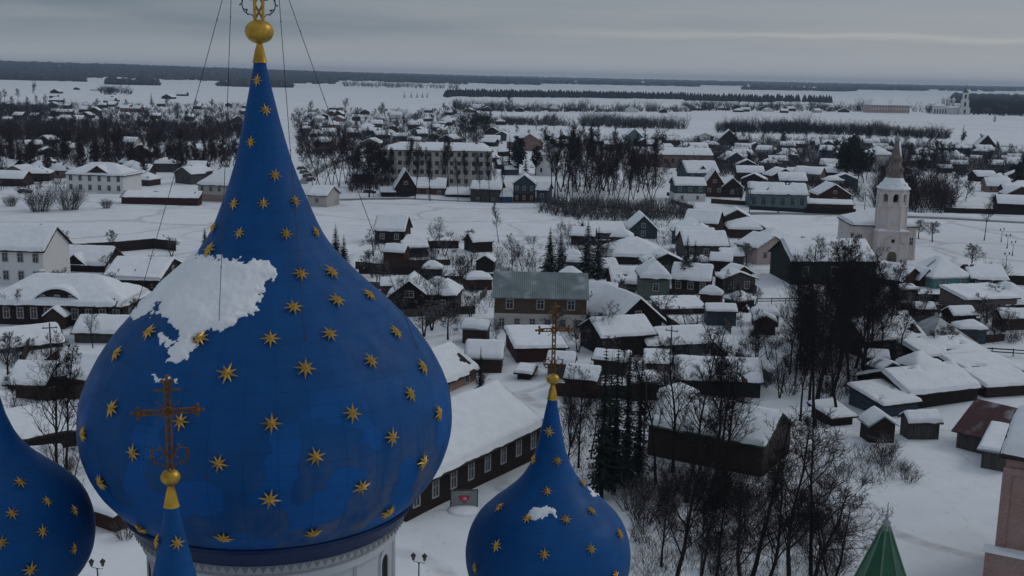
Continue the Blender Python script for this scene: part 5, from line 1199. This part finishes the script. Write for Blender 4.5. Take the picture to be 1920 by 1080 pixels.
def car(x, y, col, label, yaw):
    p = gat(x, y); o = root('parked_car', label, 'car', p, yaw, 'parked cars'); m = MB()
    m.prism([(-2.1,.3),(2.1,.3),(2.15,.75),(1.9,.88),(1.1,.95),(-1.9,.95),(-2.15,.7)], 'y', -.85, .85); m.build('body', m_plain('car_paint', col, .4, 0, .5), o)
    m = MB(); m.prism([(-1.75,.95),(1.0,.95),(.45,1.4),(-1.35,1.42)], 'y', -.74, .74); m.build('cabin', GLASS, o)
    m = MB(); m.prism([(-1.4,1.42),(.5,1.40),(.4,1.55),(-1.3,1.56)], 'y', -.72, .72); m.build('snow_cover', SNOW, o)
    for sx in (-1.3, 1.3):
        for sy in (-.8, .8):
            m = MB(); m.tube([(sx, sy-.1, .32), (sx, sy+.1, .32)], .32, 12, cap=True); m.build('wheel', DARK, o)
for x, y, c, lb, yw in ((565,318,(.03,.03,.035),'dark car parked farthest up the lane beside the spire',1.2),(570,326,(.05,.05,.06),'dark grey car parked second in the lane beside the spire',1.2),(576,333,(.025,.03,.04),'black car parked third in the lane beside the spire',1.2),(583,340,(.10,.03,.03),'dark red car parked nearest in the lane beside the spire',1.2),
                        (693,366,(.03,.03,.03),'dark car by the road in front of the thin bare trees',.1),(47,362,(.03,.03,.035),'dark car left of the white mansion',.15)): car(x, y, c, lb, yw)
def board():
    p = gat(870, 952); o = root('photo_board', 'snowy display board with a red and pink heart before the log house', 'sign', p, radians(8)); m = MB()
    m.box(-1.25, 0, .1, 1.25, .1, 1.75); m.build('panel', GREYW, o)
    m = MB(); m.box(-1.15, -.04, .2, 1.15, 0, 1.65); m.build('picture', m_plaster((.22,.25,.24), .9, 'printed_scene'), o)
    m = MB(); n = 24; P = [(.50*(16*sin(t)**3)/16, .93+.42*(13*cos(t)-5*cos(2*t)-2*cos(3*t)-cos(4*t))/16) for t in [2*pi*i/n for i in range(n)]]
    m.prism(P, 'y', -.09, -.03); m.build('heart', m_plain('red_paint', (.42,.03,.07), .5), o)
    m = MB(); m.ball(.05, -.08, .95, .2, 8, .9); m.build('pink_patch', m_plain('pink_paint', (.6,.25,.32), .5), o)
    m = MB()
    for s in (-1, 1): m.box(s*1.15-.06, .1, -.4, s*1.15+.06, .2, 1.3)
    m.build('supports', GREYW, o)
    m = MB(); m.ball(-.1, -.5, 0, 1.5, 14, .22); m.build('snow_heap', SNOW, o, smooth=True)
board()
def tent_tower():
    d = ray(1664, 962); k = 46/d.y; ap = Vector((0,0,CAMH))+d*k; zt = ap.z
    o = root('tent_tower', 'steep green metal tent roof with a grey knob at the bottom of the picture', 'tower', (ap.x, ap.y, 0)); m = MB()
    m.lathe([(zt-9, 3.6), (zt-8.2, 3.05), (zt-.55, .13), (zt-.5, .05)], 8, 0, 0, 0, False, pi/8)
    tr = m.build('tent_roof', m_plain('green_sheet_metal', (.010,.085,.040), .42, .2, .5, .35), o)
    m = MB()
    for i in range(8): c = pi/8+i*pi/4; m.tube([(3.06*cos(c), 3.06*sin(c), zt-8.2), (.14*cos(c), .14*sin(c), zt-.55)], .045, 5)
    m.build('ridge_seams', m_plain('pale_seam', (.10,.18,.13), .5), tr)
    m = MB(); m.lathe([(zt-.85, .22), (zt-.5, .16), (zt-.42, .2), (zt-.3, .08), (zt+.1, .03), (zt+.5, .02)], 10); m.ball(0, 0, zt-.12, .1, 10); m.build('finial', GREYM, o, smooth=True)
    m = MB(); m.lathe([(-.5, 2.9), (zt-9.2, 2.9), (zt-8.9, 3.5), (zt-8.8, 3.5)], 8, 0, 0, 0, True, pi/8); m.build('wall', DRUMW, o)
tent_tower()

# ------------------------------------------------------------------ labels of the many, from what stands next to them
def short(l):
    for w in (' with ', ' under ', ' beside ', ' along ', ' in front', ' behind', ' below', ' right of', ' left of', ' between', ' at the', ' near', ' partly', ' joined', ' half', ' in the', ' by ', ' peeping', ' nearest', ' on the', ' beyond', ' facing', ' around', ' left', ' above', ' among', ', '):
        l = l.split(w)[0]
    return l
marks = {}
for ob in COL.objects:
    if ob.get('category') and ob.get('label') and ob['category'] in ('house','shed','barn','church','building','garage','tower','outbuilding','hut','cathedral') and ob['category'] != 'cathedral':
        s_ = short(ob['label'])
        if len(s_.split()) >= 3: marks.setdefault(s_, []).append(proj(ob.location))
marks = {k: v[0] for k, v in marks.items() if len(v) == 1}
marks['big starry dome'] = (490, 760); marks['right blue cupola'] = (1028, 960)
def ordn(i, n):
    if i == 0: return 'leftmost'
    if i == n-1: return 'rightmost'
    w = ('', 'second', 'third', 'fourth', 'fifth', 'sixth', 'seventh', 'eighth', 'ninth', 'tenth')
    k = i+1; t = w[i] if i < 10 else f"{k}{'th' if 10 <= k % 100 <= 20 else {1:'st',2:'nd',3:'rd'}.get(k % 10, 'th')}"
    return t+' from left'
GR = {}
for ob, desc, x, y, yb in AUTO:
    loc = ''
    if isinstance(desc, tuple): base = desc[1]+' '+desc[2]
    elif 'village gardens' in desc or desc.startswith('snow dusted shrub') or desc.startswith('bare tree on the snow') or 'near the' in desc or desc.startswith('large bare tree left') or 'among snowy roofs' in desc:
        base = desc.split(' in the village')[0].split(' on the snow')[0].split(' near the')[0].split(' left of')[0].split(' standing alone')[0]
        best = min(marks.items(), key=lambda q: hypot(q[1][0]-x, (q[1][1]-yb)*1.6)); dx, dy = x-best[1][0], (yb-best[1][1])*1.6
        rel = ('right of' if dx > 0 else 'left of') if abs(dx) > abs(dy) else ('in front of' if dy > 0 else 'beyond')
        base = f"{base} {rel} the {best[0]}"
    else: base = desc
    GR.setdefault(base, []).append((x, ob))
for base, L in GR.items():
    L.sort(key=lambda q: q[0])
    for i, (x, ob) in enumerate(L):
        ob['label'] = base if len(L) == 1 else (f"{base}, {ordn(i, len(L))}" if len(L) > 2 else f"{base}, the {('left' if i == 0 else 'right')} one")
